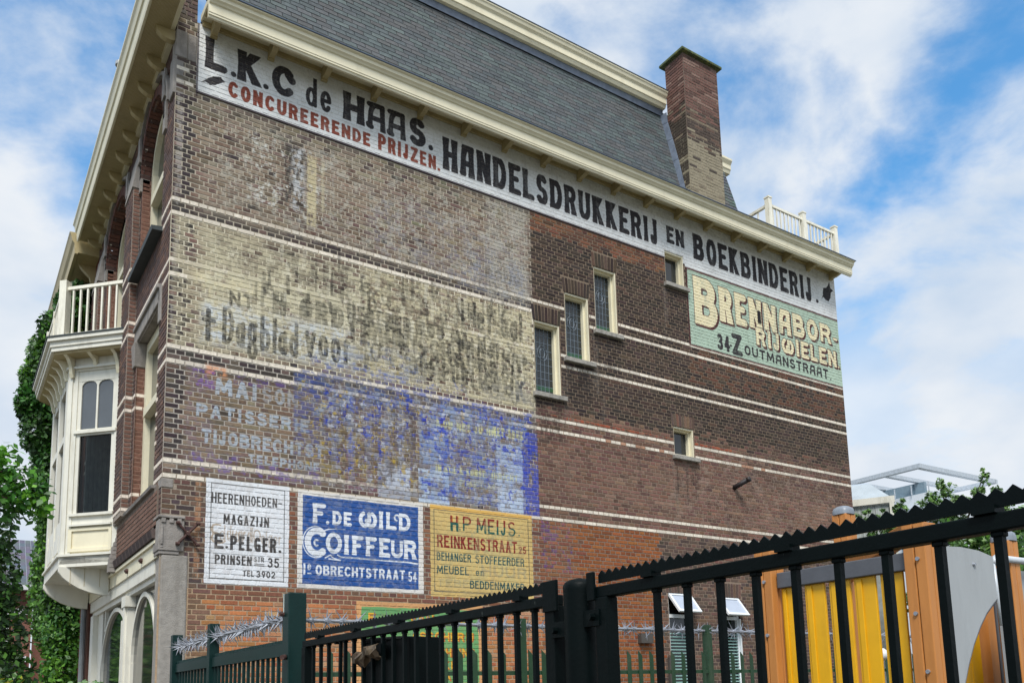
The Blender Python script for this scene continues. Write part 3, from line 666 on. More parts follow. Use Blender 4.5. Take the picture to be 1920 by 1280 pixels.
text('BEDDENMAKER', 4.25, 5.21, 3.08, 3.20, TL, r=.08, gap=.18)
# ---- green dyer's sign
rect(2.49, 4.46, 1.66, 2.83, lin(208, 158, 108), 1, .12, 151); rect(2.56, 4.38, 1.73, 2.76, lin(104, 160, 104), 1, .12, 152)
OY = lin(222, 172, 62); OD = lin(170, 96, 56)
text('E      VAN     CL', 2.66, 4.30, 2.56, 2.68, OY, r=.09, mode='thin', col2=OD)
text('ASSCHERIJ', 3.3, 4.30, 2.32, 2.44, OY, r=.09, mode='thin', col2=OD)
text('SINRICHTING', 3.3, 4.30, 2.10, 2.22, OY, r=.09, mode='thin', col2=OD)
text('IJKERKE', 3.2, 4.02, 1.93, 2.04, OY, r=.09, mode='thin', col2=OD)
text('STRAAT 7', 3.2, 4.3, 1.77, 1.88, OY, r=.09, mode='thin', col2=OD)
stroke([(6.9, 2.6), (7.0, 2.64), (7.08, 2.58)], .01, lin(200, 200, 196), .8)

for (a_, b_, c_, d_, cc, al_, sd_) in ((.515, 1.56, 2.97, 4.27, lin(170, 165, 160), .35, 301), (1.67, 3.5, 2.97, 4.25, lin(120, 130, 150), .4, 302), (3.61, 5.37, 2.95, 4.25, lin(166, 150, 110), .45, 303), (9.08, 13.6, 7.84, 9.3, lin(134, 150, 134), .4, 304), (.26, 13.6, 9.40, 10.4, lin(176, 176, 172), .18, 305)):
    patch(a_, b_, c_, d_, cc, al_, sd_, .02, .60, 5, .10, .35, .15)
img = bpy.data.images.new('gable_paint', PW, PH, alpha=True, float_buffer=False)
img.colorspace_settings.name = 'sRGB'
def to_srgb(a): return np.where(a <= .0031308, a * 12.92, 1.055 * np.power(np.maximum(a, 1e-6), 1 / 2.4) - .055)
buf = np.ones((PH, PW, 4), np.float32); buf[..., :3] = to_srgb(np.clip(RGB, 0, 1)); buf[..., 3] = AL
img.alpha_mode = 'CHANNEL_PACKED'
img.pixels.foreach_set(buf.ravel()); img.update(); img.pack()
del buf

def gable_mat(name, attr, col, mort):
    m = mat(name, col, .85, 30, .16, .5, 90, attr=attr, spec=.25)
    t = m.node_tree; ns = t.nodes; bs = ns['Principled BSDF']
    src = bs.inputs['Base Color'].links[0].from_socket
    geo = ns.new('ShaderNodeNewGeometry'); sx = ns.new('ShaderNodeSeparateXYZ'); t.links.new(geo.outputs['Position'], sx.inputs[0])
    def mth(op, a, b):
        q = ns.new('ShaderNodeMath'); q.operation = op
        for i, v in enumerate((a, b)):
            if isinstance(v, (int, float)): q.inputs[i].default_value = v
            else: t.links.new(v, q.inputs[i])
        return q.outputs[0]
    u = mth('DIVIDE', mth('SUBTRACT', sx.outputs['X'], X0), X1 - X0); v = mth('DIVIDE', mth('SUBTRACT', sx.outputs['Z'], Z0p), Z1p - Z0p)
    cb = ns.new('ShaderNodeCombineXYZ'); t.links.new(u, cb.inputs[0]); t.links.new(v, cb.inputs[1])
    im = ns.new('ShaderNodeTexImage'); im.image = img; im.extension = 'CLIP'; im.interpolation = 'Linear'; t.links.new(cb.outputs[0], im.inputs[0])
    # fine wear of the paint film
    nz = ns.new('ShaderNodeTexNoise'); nz.inputs['Scale'].default_value = 45; nz.inputs['Detail'].default_value = 6; t.links.new(geo.outputs['Position'], nz.inputs['Vector'])
    mr = ns.new('ShaderNodeMapRange'); t.links.new(nz.outputs['Fac'], mr.inputs[0]); mr.inputs[1].default_value = .32; mr.inputs[2].default_value = .5; mr.inputs[3].default_value = mort[0]; mr.inputs[4].default_value = mort[1]
    # broad fading of the paint
    nf = ns.new('ShaderNodeTexNoise'); nf.inputs['Scale'].default_value = 2.2; nf.inputs['Detail'].default_value = 5; t.links.new(geo.outputs['Position'], nf.inputs['Vector'])
    mf = ns.new('ShaderNodeMapRange'); t.links.new(nf.outputs['Fac'], mf.inputs[0]); mf.inputs[1].default_value = .3; mf.inputs[2].default_value = .7; mf.inputs[3].default_value = .90; mf.inputs[4].default_value = 1.06
    tint = ns.new('ShaderNodeVectorMath'); tint.operation = 'SCALE'; t.links.new(im.outputs['Color'], tint.inputs[0]); t.links.new(mf.outputs[0], tint.inputs['Scale'])
    mi = ns.new('ShaderNodeMix'); mi.data_type = 'RGBA'
    al = im.outputs['Alpha']
    if mort[2] > 1: al = mth('POWER', al, mort[2])
    t.links.new(mth('MULTIPLY', al, mr.outputs[0]), mi.inputs[0]); t.links.new(src, mi.inputs[6]); t.links.new(tint.outputs[0], mi.inputs[7])
    t.links.new(mi.outputs[2], bs.inputs['Base Color'])
    return m
M_BRICK = gable_mat('weathered_brick', True, None, (.88, 1.0, 1))
M_MORT = gable_mat('gable_mortar', True, None, (.7, .97, 2.2))
M_FBRICK = mat('front_brick', None, .85, 30, .2, .5, 90, attr=True, spec=.25)
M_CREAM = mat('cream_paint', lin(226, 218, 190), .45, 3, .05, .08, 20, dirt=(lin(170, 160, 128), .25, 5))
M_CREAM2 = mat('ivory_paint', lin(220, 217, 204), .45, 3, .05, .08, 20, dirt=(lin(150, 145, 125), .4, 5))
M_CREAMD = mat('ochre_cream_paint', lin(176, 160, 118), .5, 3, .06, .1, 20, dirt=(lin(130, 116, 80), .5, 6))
M_RAIL = mat('railing_paint', lin(232, 228, 212), .45, 6, .06, .1, 30, dirt=(lin(160, 150, 128), .5, 9))
M_STONE = mat('grey_stone', lin(140, 134, 128), .85, 9, .2, .6, 60, dirt=(lin(84, 82, 82), .6, 5))
M_STONEP = mat('cement_pillar', lin(150, 145, 138), .88, 14, .16, .8, 120, dirt=(lin(96, 90, 82), .55, 3))
M_SLATE = mat('slate', None, .6, 18, .2, .4, 60, attr=True, spec=.35)
M_SLATEU = mat('slate_underlay', lin(40, 42, 46), .8)
M_LEAD = mat('lead', lin(112, 122, 138), .5, 10, .2, .4, 30, metal=.2)
M_GUTL = mat('gutter_edge', lin(70, 84, 104), .4, 10, .1, 0, 30, metal=.3)
M_IRON = mat('rusty_iron', lin(70, 44, 38), .75, 25, .35, .6, 80)
M_BLACKP = mat('black_pipe', lin(38, 32, 34), .6, 10, .2, .2, 40)
M_DARK = mat('dark_interior', lin(26, 25, 26), .9)
def glassy(name, col, rough=.06, alpha=1.0):
    m = mat(name, col, rough, 3, .1, .03, 3); b = m.node_tree.nodes['Principled BSDF']; b.inputs['Specular IOR Level'].default_value = .7
    if alpha < 1:
        t = m.node_tree; out = t.nodes['Material Output']; tr = t.nodes.new('ShaderNodeBsdfTransparent'); tr.inputs[0].default_value = (.75, .8, .8, 1)
        mixs = t.nodes.new('ShaderNodeMixShader'); lw = t.nodes.new('ShaderNodeLayerWeight'); lw.inputs[0].default_value = .3
        mr_ = t.nodes.new('ShaderNodeMapRange'); mr_.inputs[3].default_value = alpha; mr_.inputs[4].default_value = 1; t.links.new(lw.outputs['Fresnel'], mr_.inputs[0])
        t.links.new(mr_.outputs[0], mixs.inputs[0]); t.links.new(tr.outputs[0], mixs.inputs[1]); t.links.new(b.outputs[0], mixs.inputs[2]); t.links.new(mixs.outputs[0], out.inputs[0])
    return m
M_GLASS = glassy('window_glass', lin(30, 35, 38)); M_GLASST = glassy('oriel_glass', lin(30, 34, 36), .04, .22)
M_LEADGL = glassy('stained_glass', lin(26, 32, 34), .25); M_GREENGL = glassy('green_glass', lin(22, 72, 40), .25)
M_CAME = mat('lead_came', lin(112, 124, 136), .5)
M_CURT = mat('curtain', lin(214, 208, 200), .9, 8, .2)
M_WHITE = mat('white_paint', lin(226, 230, 232), .4, 4, .05)
M_WSILL = mat('stone_sill', lin(150, 146, 138), .8, 14, .2, .5, 60, dirt=(lin(80, 78, 74), .7, 8))
M_DSILL = mat('dark_lead_sill', lin(48, 56, 58), .6, 10, .2)

# ------------------------------------------------------------ gable wall: bricks as geometry
HOUSE = thing('corner_building', (0, 0, 0), 'dark brick corner building with slate mansard roof and old painted advertisements on its side wall', 'building')
HOLES = [(5.53, 6.04, 6.28, 7.49), (6.17, 6.67, 6.98, 8.12), (6.82, 7.31, 7.60, 8.75), (8.52, 8.99, 8.89, 9.52), (8.51, 9.0, 5.66, 6.19), (8.17, 8.74, .9, 3.2), (9.36, 9.94, .9, 3.18)]
ARCHES = [(5.50, 6.06, 7.49, 7.75), (6.14, 6.69, 8.12, 8.37), (6.79, 7.33, 8.75, 9.0), (8.47, 9.03, 6.19, 6.42), (8.13, 8.78, 3.2, 3.44), (9.32, 9.98, 3.18, 3.43)]
STONES = [(0, .33, 0, 3.29), (0, .27, 3.29, 3.76), (0, .13, 4.095, 4.21), (.0, .25, 9.76, 10.16)]
SIGNS = [('painted_sign', (.25, 13.6, 9.385, 10.45), 'long white painted band lettered L.K.C de HAAS. HANDELSDRUKKERIJ EN BOEKBINDERIJ. with red line CONCUREERENDE PRIJZEN.'),
         ('painted_sign', (9.04, 13.6, 7.80, 9.385), 'pale green painted advertisement lettered BRENNABOR-RIJWIELEN. 34 ZOUTMANSTRAAT. in cream and black'),
         ('painted_sign', (.515, 1.56, 2.965, 4.272), 'white painted advertisement lettered HEERENHOEDEN-MAGAZIJN E.PELGER. PRINSENSTR 35 TEL 3902'),
         ('painted_sign', (1.67, 3.50, 2.965, 4.255), 'blue painted advertisement with white border lettered F. DE WILD COIFFEUR 1e OBRECHTSTRAAT 54'),
         ('painted_sign', (3.61, 5.375, 2.945, 4.258), 'yellow painted advertisement lettered H.P MEIJS. REINKENSTRAAT 25 BEHANGER. STOFFEERDER. MEUBEL en BEDDENMAKER'),
         ('painted_sign', (2.49, 4.46, 1.66, 2.83), 'green painted advertisement with orange border and yellow letters behind the fence'),
         ('faded_sign', (.3, 1.97, 4.40, 5.64), 'faded pale blue lettering of a patisserie advertisement on bare brick'),
         ('faded_sign', (1.97, 5.53, 4.27, 5.83), 'worn blue, white and yellow remains of painted advertisements'),
         ('faded_sign', (.05, 5.53, 5.90, 7.59), 'faded cream painted newspaper advertisement with dark worn letters')]
rb = random.Random(5)
def cut(ivs, a, b):
    out = []
    for u0, u1 in ivs:
        if b <= u0 or a >= u1: out.append((u0, u1)); continue
        if a > u0: out.append((u0, a))
        if b < u1: out.append((b, u1))
    return out
def wall_col(x, z):
    k = rb.random(); j = lambda c, s=.16: tuple(max(.01, v * (1 + rb.uniform(-s, s) * .6 + s2)) for v in c)
    s2 = rb.uniform(-.16, .16)
    red = (5.5 < x < 8.5 and z > 9.08 + rb.uniform(-.12, .05)) 
    if x < 5.51 and z > 2.9:
        base = lin(122, 102, 90) if k < .55 else (lin(104, 84, 74) if k < .85 else lin(140, 126, 108))
        if k > .95: base = lin(74, 64, 62)
        if z > 9.1: base = lin(88, 76, 70) if k < .5 else lin(126, 114, 98)
        if .07 < x < .24 and z < 9.3 and (z > 5 or k < .6): base = lin(66, 58, 58)
        if z < 4.3: base = lin(150, 102, 78) if k < .6 else lin(118, 86, 74)
        if z < 4.25 and x < .5: base = lin(112, 88, 76) if k < .7 else lin(84, 70, 70)
        if 5.59 < z < 5.9 or 7.64 < z < 7.84: base = lin(70, 62, 60) if k < .7 else lin(100, 86, 78)
    elif z <= 2.9 and x < 6.3:
        base = lin(196, 128, 84) if k < .6 else (lin(172, 108, 74) if k < .85 else lin(196, 146, 108))
        if z > 2.78: base = lin(136, 92, 74)
        if x < .5: base = lin(134, 102, 84)
    elif red: base = lin(142, 96, 72) if k < .6 else lin(112, 78, 64)
    elif z > 5.95 + .25 * rb.random():
        base = lin(80, 67, 61) if k < .55 else (lin(64, 54, 51) if k < .87 else lin(100, 80, 70))
        if x > 9 and 7.1 < z < 7.8 and rb.random() < .5: base = lin(112, 78, 64)
    elif z > 4.3:
        base = lin(138, 103, 90) if k < .6 else (lin(116, 86, 77) if k < .88 else lin(156, 120, 102))
        if x > 10.5 and z > 5.2: base = lin(112, 86, 78) if k < .7 else lin(130, 96, 84)
    else:
        if x < 6.25 + rb.uniform(-.15, .15): base = lin(164, 108, 80) if k < .6 else lin(142, 92, 74)
        elif x < 8.05: base = lin(172, 104, 60) if k < .65 else lin(150, 88, 54)
        else: base = lin(112, 92, 82) if k < .5 else (lin(132, 100, 86) if k < .8 else lin(92, 78, 72))
    base = tuple(v * (.84 if x < 5.51 and z > 4.3 else (.80 if x < 5.51 else .68)) for v in base)
    return j(base)
def mort_col(x, z):
    if x < 5.52 and 5.9 < z < 7.6: return lin(208, 200, 178)
    if x < 5.52 and 4.3 < z < 5.9: return lin(172, 164, 154)
    if x < 5.52 and z > 7.6: return lin(172, 162, 146)
    if x < 5.52: return lin(150, 138, 124) if z > 2.9 else lin(168, 144, 118)
    if z > 5.9: return lin(126, 110, 94)
    return lin(134, 116, 102)
BANDS = {0, -3, -13, -16, -31, -34, -54, -57}
LEADH = .007
def in_rect(x, z, r): return r[0] <= x <= r[1] and r[2] <= z <= r[3]
bricks = []           # (u0,u1,z0,z1,col,isband)
jt = .0108
for c in range(-125, 43):
    zt = ZB + c * C; zb = zt - C + jt
    if zb < .0: continue
    head = (c % 2 == 0)
    L = .11 if head else .22
    off = 0 if head else (.055 + (.11 if (c // 2) % 2 else 0))
    u = -off if not head else 0.0
    xs = []
    if not head:
        xs.append((0, .165 if (c // 2) % 2 == 0 else .055 + .11 + .11 * 0)); 
        u = xs[0][1] if (c // 2) % 2 == 0 else .165 + .11
        if (c // 2) % 2: xs.append((.165, .275))
    while u < 13.58:
        xs.append((u, min(u + L, 13.58))); u += L
    iv = [(0, 13.58)]
    zc = (zb + zt) / 2
    for h in HOLES + ARCHES + STONES:
        if h[2] - .01 < zc < h[3] + .01: iv = cut(iv, h[0] - .004, h[1] + .004)
    if c > 39: iv = [(max(a, 0), min(b, .25)) for a, b in iv if a < .25]
    for a, b in xs:
        for i0, i1 in iv:
            p, q = max(a, i0), min(b, i1)
            if q - p < .035: continue
            xc = (p + q) / 2
            band = c in BANDS or (c in (26, 29) and xc < .25)
            if c == 0 and 9.04 < xc: band = False if rb.random() < .0 else True
            if band and not (xc < 5.53 or xc > 5.53): band = False
            col = lin(228, 218, 202) if band else wall_col(xc, zc)
            if band:
                s = rb.uniform(.74, 1.02); col = tuple(v * s for v in col)
                if c == -34 and 6 < xc < 11 and rb.random() < .22: col = lin(176, 136, 112)
            bricks.append((p + (jt / 2), q - (jt / 2), zb, zt, col, band, c))
bricks = [b for b in bricks if not (b[6] in BANDS and ((5.0 < b[0] < 5.0)))]
def size_on_screen(b):
    x = (b[0] + b[1]) / 2; z = (b[2] + b[3]) / 2; d = Vector((x, 0, z)) - CAM
    if z < 1.75 + .0 * x: return 0
    return (b[1] - b[0]) * (b[3] - b[2]) * abs(d.y) / d.length ** 3
def sign_of(b):
    x = (b[0] + b[1]) / 2; z = (b[2] + b[3]) / 2
    for i, s in enumerate(SIGNS):
        if in_rect(x, z, s[1]): return i
    return -1
gable = MB(); eps = .005
xs_ = sorted({0, .25, 13.58, 5.52} | {v for h in HOLES for v in h[:2]}); zs_ = sorted({0, 2.9, 4.3, 5.9, 7.6, 10.36, 10.2} | {v for h in HOLES for v in h[2:]})
for xa, xb in zip(xs_[:-1], xs_[1:]):
    for za, zb in zip(zs_[:-1], zs_[1:]):
        if any(h[0] <= (xa + xb) / 2 <= h[1] and h[2] <= (za + zb) / 2 <= h[3] for h in HOLES): continue
        i = len(gable.v)
        for u, z in ((xa, za), (xb, za), (xb, zb), (xa, zb)): gable.pt(u, -eps, z)
        gable.face((i, i+1, i+2, i+3), mort_col((xa + xb) / 2, (za + zb) / 2))
for h in HOLES:      # brick reveals
    rc = lin(92, 72, 64)
    for (ua, ub) in ((h[0] - .3, h[0]), (h[1], h[1] + .3)): pass
    i = len(gable.v)
    for u, d, z in ((h[0], -eps, h[2]), (h[0], -eps, h[3]), (h[0], -.3, h[3]), (h[0], -.3, h[2]), (h[1], -eps, h[2]), (h[1], -eps, h[3]), (h[1], -.3, h[3]), (h[1], -.3, h[2])): gable.pt(u, d, z)
    gable.face((i, i+1, i+2, i+3), rc); gable.face((i+7, i+6, i+5, i+4), rc); gable.face((i+1, i+5, i+6, i+2), rc); gable.face((i, i+3, i+7, i+4), rc)
SIDE = gable.build('side_wall', M_MORT, HOUSE)
jit = lambda: rb.uniform(-.0015, .0018)
groups = {i: MB() for i in range(-1, len(SIGNS))}; singles = []; bandb = {}
free = [b for b in bricks if sign_of(b) < 0 and not b[5]]
free.sort(key=size_on_screen, reverse=True)
single_set = set(id(b) for b in free[:300])
for b in bricks:
    u0, u1, z0, z1, col, band, c = b; i = sign_of(b)
    flush = .004 if i in (0, 1, 2, 3, 4, 5) else LEADH
    if id(b) in single_set:
        m = MB(); m.brick(u0, u1, z0, z1, -.05, jit(), col); m.build('brick', M_BRICK, SIDE); continue
    if band and i not in range(0, 6):
        bandb.setdefault(c, MB()).brick(u0, u1, z0, z1, -.03, .002 + jit() * .5, col, .002); continue
    groups[i].brick(u0, u1, z0, z1, -.02, (jit() * .7 - (.0005 if 0 <= i <= 5 else 0)), col)
for i, m in groups.items():
    if i < 0: m.build('brickwork', M_BRICK, SIDE, kind='stuff')
    else: m.build(SIGNS[i][0], M_BRICK, SIDE, label=SIGNS[i][2])
for c, m in bandb.items(): m.build('white_brick_band', M_BRICK, SIDE, kind='stuff')
# soldier arches over the windows
for a in ARCHES:
    n = int(round((a[1] - a[0]) / .064)); w = (a[1] - a[0]) / n; m = MB()
    for k in range(n):
        t = (k + .5) / n - .5; lean = t * .05
        x0 = a[0] + k * w + .007; x1 = a[0] + (k + 1) * w - .007; cc = wall_col(8, 7) if a[2] > 6.5 else wall_col(9, 4)
        i = len(m.v)
        for d in (-.02, .002):
            for u, z in ((x0, a[2] + .004), (x1, a[2] + .004), (x1 + lean, a[3] - .004), (x0 + lean, a[3] - .004)): m.pt(u, d, z)
        for q in ((i+4, i+5, i+6, i+7), (i, i+1, i+5, i+4), (i+1, i+2, i+6, i+5), (i+2, i+3, i+7, i+6), (i+3, i, i+4, i+7)): m.face(q, cc)
    m.build('brick_arch', M_FBRICK, SIDE)
# thin ledge below the white sign
m = MB(); m.box(.26, 8.5, -.02, .012, 9.355, 9.378); m.build('sign_ledge', mat('ledge_paint', lin(66, 58, 64), .7), SIDE)
# building body behind the skins
m = MB(); m.box(1.0, 13.56, -9, -.31, 0, 10.3)
m.build('building_core', M_DARK, HOUSE)
m = MB(); m.box(13.5, 13.578, -9, -.0082, 0, 10.3, mort_col(9, 5)); m.build('rear_wall', M_FBRICK, HOUSE)

# stone corner pillar with carved capital, iron anchor
m = MB(); m.box(.02, .325, -.3, .012, 0, 3.285); m.build('stone_pillar', M_STONEP, HOUSE, bevel=.02)
m = MB()
m.box(-.02, .265, -.28, .03, 3.33, 3.70); m.box(-.01, .22, -.28, .018, 3.288, 3.33)
for k in range(3): m.box(.005 + k * .09, .005 + k * .09 + .05, -.2, .045, 3.66, 3.72)
m.box(-.03, .27, -.28, .05, 3.72, 3.752); m.box(.0, .03, -.2, .042, 3.40, 3.62)
for k in range(6): m.box(.0, .035, .02, .036, 3.36 + k * .035, 3.375 + k * .035)
m.build('carved_capital', M_STONE, HOUSE, bevel=.008)
m = MB(); m.box(-.004, .128, -.2, .006, 4.098, 4.205); m.build('stone_block', M_STONE, HOUSE, bevel=.004)
m = MB(); m.box(-.012, .13, -.2, .012, 9.77, 10.15); m.box(.135, .245, -.2, .008, 9.765, 10.14); m.build('stone_block', M_STONE, HOUSE, bevel=.012)
m = MB()
for a, b in (((.19, 3.666), (.42, 3.414)), ((.19, 3.414), (.42, 3.674))):
    m.tube((a[0], -.055, a[1]), (b[0], -.045, b[1]), .016, 8)
    for q in (a, b): m.tube((q[0] - .022, -.06, q[1]), (q[0] + .022, -.06, q[1]), .022, 8)
m.tube((.305, -.0, 3.54), (.305, -.085, 3.54), .022, 8)
m.build('wall_anchor', M_IRON, SIDE)
# pilaster stub above the corner
m = MB()
for c in range(43, 62):
    zt = ZB + c * C
    for k in range(3 if c % 2 else 2):
        x0 = k * (.25 / (3 if c % 2 else 2)); m.brick(x0 + .004, x0 + .25 / (3 if c % 2 else 2) - .004, zt - C + jt, zt, -.05, jit(), lin(74, 62, 60) if rb.random() < .6 else lin(94, 76, 70))
m.build('corner_pier', M_FBRICK, HOUSE)
m = MB(); m.box(.004, .246, -.42, -.008, 10.3, 11.7, lin(120, 108, 96)); m.build('corner_pier', M_FBRICK, HOUSE)

# windows of the gable
def stairs_window(h, leaded, low=False):
    x0, x1, z0, z1 = h; w = thing_part('window')
    fw = .055; m = MB()
    D0, D1 = -.20, -.09
    m.box(x0, x0 + fw, D0, D1, z0, z1); m.box(x1 - fw, x1, D0, D1, z0, z1); m.box(x0, x1, D0, D1 + .004, z1 - fw, z1); m.box(x0, x1, D0, D1 + .004, z0, z0 + fw)
    # deep timber lining of the reveal, as on the photo
    m.box(x1 - .022, x1 - .002, -.09, -.012, z0, z1 - .0); m.box(x0 + .002, x0 + .018, -.09, -.02, z0, z1); m.box(x0, x1, -.09, -.02, z1 - .03, z1 - .002)
    o = m.build('window', M_CREAM if not low else M_WHITE, HOUSE, split=False)
    g = MB(); g.box(x0 + fw - .004, x1 - fw + .004, -.165, -.155, z0 + fw - .004, z1 - fw + .004); g.build('pane', M_LEADGL if leaded else M_GLASS, o)
    if leaded:
        c_ = MB(); W_ = x1 - x0 - 2 * fw; H_ = z1 - z0 - 2 * fw; ux = x0 + fw; uz = z0 + fw
        for k in range(1, 5): c_.box(ux + W_ * k / 5 - .003, ux + W_ * k / 5 + .003, -.155, -.149, uz, uz + H_)
        for k in range(1, 9): c_.box(ux, ux + W_, -.155, -.150, uz + H_ * k / 9 - .003, uz + H_ * k / 9 + .003)
        cx, cz = ux + W_ / 2, uz + H_ * .62
        for k in range(10):
            a, b = 2 * math.pi * k / 10, 2 * math.pi * (k + 1) / 10
            c_.tube((cx + .05 * math.cos(a), .148, cz + .08 * math.sin(a)), (cx + .05 * math.cos(b), .148, cz + .08 * math.sin(b)), .005, 4)
            c_.tube((cx + .10 * math.cos(a), .148, cz + .13 * math.sin(a)), (cx + .10 * math.cos(b), .148, cz + .13 * math.sin(b)), .004, 4)
        c_.build('lead_came', M_CAME, o)
        gg = MB(); gg.box(ux, ux + W_, -.1552, -.1535, uz + H_ * .05, uz + H_ * .12); gg.build('green_glass_strip', M_GREENGL, o)
    s = MB(); s.box(x0 - .06, x1 + .07, -.10, .075, z0 - .085, z0 - .01); s.build('sill', M_WSILL, o, bevel=.008)
    return o
def thing_part(n): return None
for h in HOLES[:3]: stairs_window(h, True)
for h in HOLES[3:5]: stairs_window(h, False)
for h in HOLES[5:]:
    x0, x1, z0, z1 = h
    m = MB(); fw = .05
    for bx in ((x0, x0 + fw, z0, z1), (x1 - fw, x1, z0, z1), (x0, x1, z1 - fw, z1), (x0, x1, z0, z0 + fw), (x0 + fw, x1 - fw, 2.78, 2.84)): m.box(bx[0], bx[1], -.14, -.05 - (.002 if bx[1] - bx[0] > .2 else 0), bx[2], bx[3])
    m.box(x1 - .03, x1 - .004, -.05, .0, z0, 2.8)
    o = m.build('window', M_WHITE, HOUSE, split=False)
    g = MB(); g.box(x0 + fw, x1 - fw, -.11, -.10, z0 + fw, 2.78); g.build('pane', M_GLASS, o)
    # louvre shutter behind the lower light
    lv = MB()
    for k in range(26):
        z = 1.2 + k * .055; lv.hexa([(x0 + fw, -.09, z), (x1 - fw, -.09, z), (x1 - fw, -.055, z - .02), (x0 + fw, -.055, z - .02), (x0 + fw, -.09, z + .008), (x1 - fw, -.09, z + .008), (x1 - fw, -.055, z - .012), (x0 + fw, -.055, z - .012)])
    lv.build('louvre', mat('louvre_green', lin(126, 158, 152), .5), o)
    # open top-hung light
    ca, sa = math.cos(R(38)), math.sin(R(38)); H_ = .42
    def op(u, t, th): return (u, -.045 + t * sa + th * ca, z1 - .02 - t * ca + th * sa)
    t_ = MB(); fs = .045
    for ua, ub, ta, tb in ((x0 + .02, x0 + .02 + fs, 0, H_), (x1 - .02 - fs, x1 - .02, 0, H_), (x0 + .02 + fs, x1 - .02 - fs, 0, fs), (x0 + .02 + fs, x1 - .02 - fs, H_ - fs, H_)):
        t_.hexa([op(ua, ta, 0), op(ub, ta, 0), op(ub, tb, 0), op(ua, tb, 0), op(ua, ta, .035), op(ub, ta, .035), op(ub, tb, .035), op(ua, tb, .035)])
    t_.build('open_fanlight', M_WHITE, o)
    gl = MB(); a_, b_ = x0 + .06, x1 - .06
    gl.hexa([op(a_, .04, .014), op(b_, .04, .014), op(b_, H_ - .04, .014), op(a_, H_ - .04, .014), op(a_, .04, .02), op(b_, .04, .02), op(b_, H_ - .04, .02), op(a_, H_ - .04, .02)])
    gl.build('fanlight_pane', glassy('frosted_pane', lin(170, 180, 196), .3), o)
# flue pipe, ventilation grille, meter box
m = MB(); m.tube((9.97, .05, 5.215), (10.06, -.26, 5.33), .045, 14); m.tube((10.06, -.26, 5.33), (10.075, -.31, 5.345), .05, 14); m.build('flue_pipe', M_BLACKP, SIDE, smooth=True)
m = MB()
m.box(10.985, 11.055, .0, .006, 8.68, 8.94)
for k in range(6): m.box(10.97, 11.07, .004, .016, 8.69 + k * .042, 8.705 + k * .042)
m.build('vent_grille', M_BLACKP, SIDE)
m = MB(); m.box(7.44, 7.70, .0, .09, 2.33, 2.49); m.box(8.08, 8.12, .0, .05, 1.2, 2.1); m.build('meter_box', mat('meter_grey', lin(74, 70, 66), .6), SIDE)

# ------------------------------------------------------------ side cornice
U0, U1 = .285, 13.6
prof_f = [(.0, 10.385), (.36, 10.385), (.365, 10.165), (.405, 10.160), (.412, 10.185), (.425, 10.19), (.425, 10.215), (.432, 10.22), (.432, 10.335), (.45, 10.345), (.462, 10.365), (.485, 10.385), (.49, 10.425), (.52, 10.44), (.52, 10.455), (.0, 10.475)]
m = MB(); m.prof([(d, z) for d, z in prof_f], U0, U1); CORN = m.build('side_cornice', M_CREAM, HOUSE)
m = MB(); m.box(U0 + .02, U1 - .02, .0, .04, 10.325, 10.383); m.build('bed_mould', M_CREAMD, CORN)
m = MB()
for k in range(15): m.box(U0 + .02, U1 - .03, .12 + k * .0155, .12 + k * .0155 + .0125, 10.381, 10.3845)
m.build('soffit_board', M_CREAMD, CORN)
m = MB(); m.box(U0 - .01, U1 + .02, .30, .535, 10.456, 10.468); m.build('gutter_edge', M_GUTL, CORN)
bm_ = MB()
bm_.prof([(.0, 10.383), (.0, 10.235), (.03, 10.222), (.16, 10.226), (.26, 10.25), (.315, 10.30), (.33, 10.384)], -.038, .038)
bm_.box(-.044, .044, .0, .05, 10.205, 10.226)
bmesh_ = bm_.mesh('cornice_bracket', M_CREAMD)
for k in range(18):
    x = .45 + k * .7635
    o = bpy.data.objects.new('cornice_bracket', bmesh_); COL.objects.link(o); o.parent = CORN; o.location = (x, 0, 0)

# ------------------------------------------------------------ mansard roof with slates
def roof_d(z): return -(.12 + (z - 10.5) * .245)      # depth behind the wall plane
ROOF = MB(); ROOF.hexa([(.3, -9, 10.44), (10.2, -9, 10.44), (10.2, roof_d(10.45) - .012, 10.44), (.3, roof_d(10.45) - .012, 10.44), (1.6, -8, 13.1), (10.2, -8, 13.1), (10.2, roof_d(13.1) - .012, 13.1), (1.6, roof_d(13.1) - .012, 13.1)])
ROOF = ROOF.build('mansard_roof', M_SLATEU, HOUSE)
slates = []; row = 0; z = 10.47; rs = random.Random(9)
S_COL = [lin(88, 100, 100), lin(84, 94, 96), lin(92, 92, 95), lin(82, 87, 92), lin(96, 108, 106), lin(90, 87, 88), lin(94, 93, 93), lin(80, 88, 92)]
while z < 13.05:
    u = .32 + (row % 2) * .115 + (z - 10.47) * .45
    while u < 9.85:
        w = .220 + rs.uniform(-.006, .006); slates.append((u, min(u + w, 9.9), z, z + .098)); u += w + .009
    z += .0835; row += 1
def slate_geo(m, s, c):
    u0, u1, z0, z1 = s; t = .003 + rs.uniform(0, .003); dz = rs.uniform(-.003, .003)
    b = .0055
    P = [(u0, roof_d(z0) - .004, z0 + dz), (u1, roof_d(z0) - .004, z0 + dz), (u1, roof_d(z0) + b + t, z0 + dz), (u0, roof_d(z0) + b + t, z0 + dz),
         (u0, roof_d(z1) - .004, z1), (u1, roof_d(z1) - .004, z1), (u1, roof_d(z1) + .003, z1), (u0, roof_d(z1) + .003, z1)]
    m.hexa(P, c)
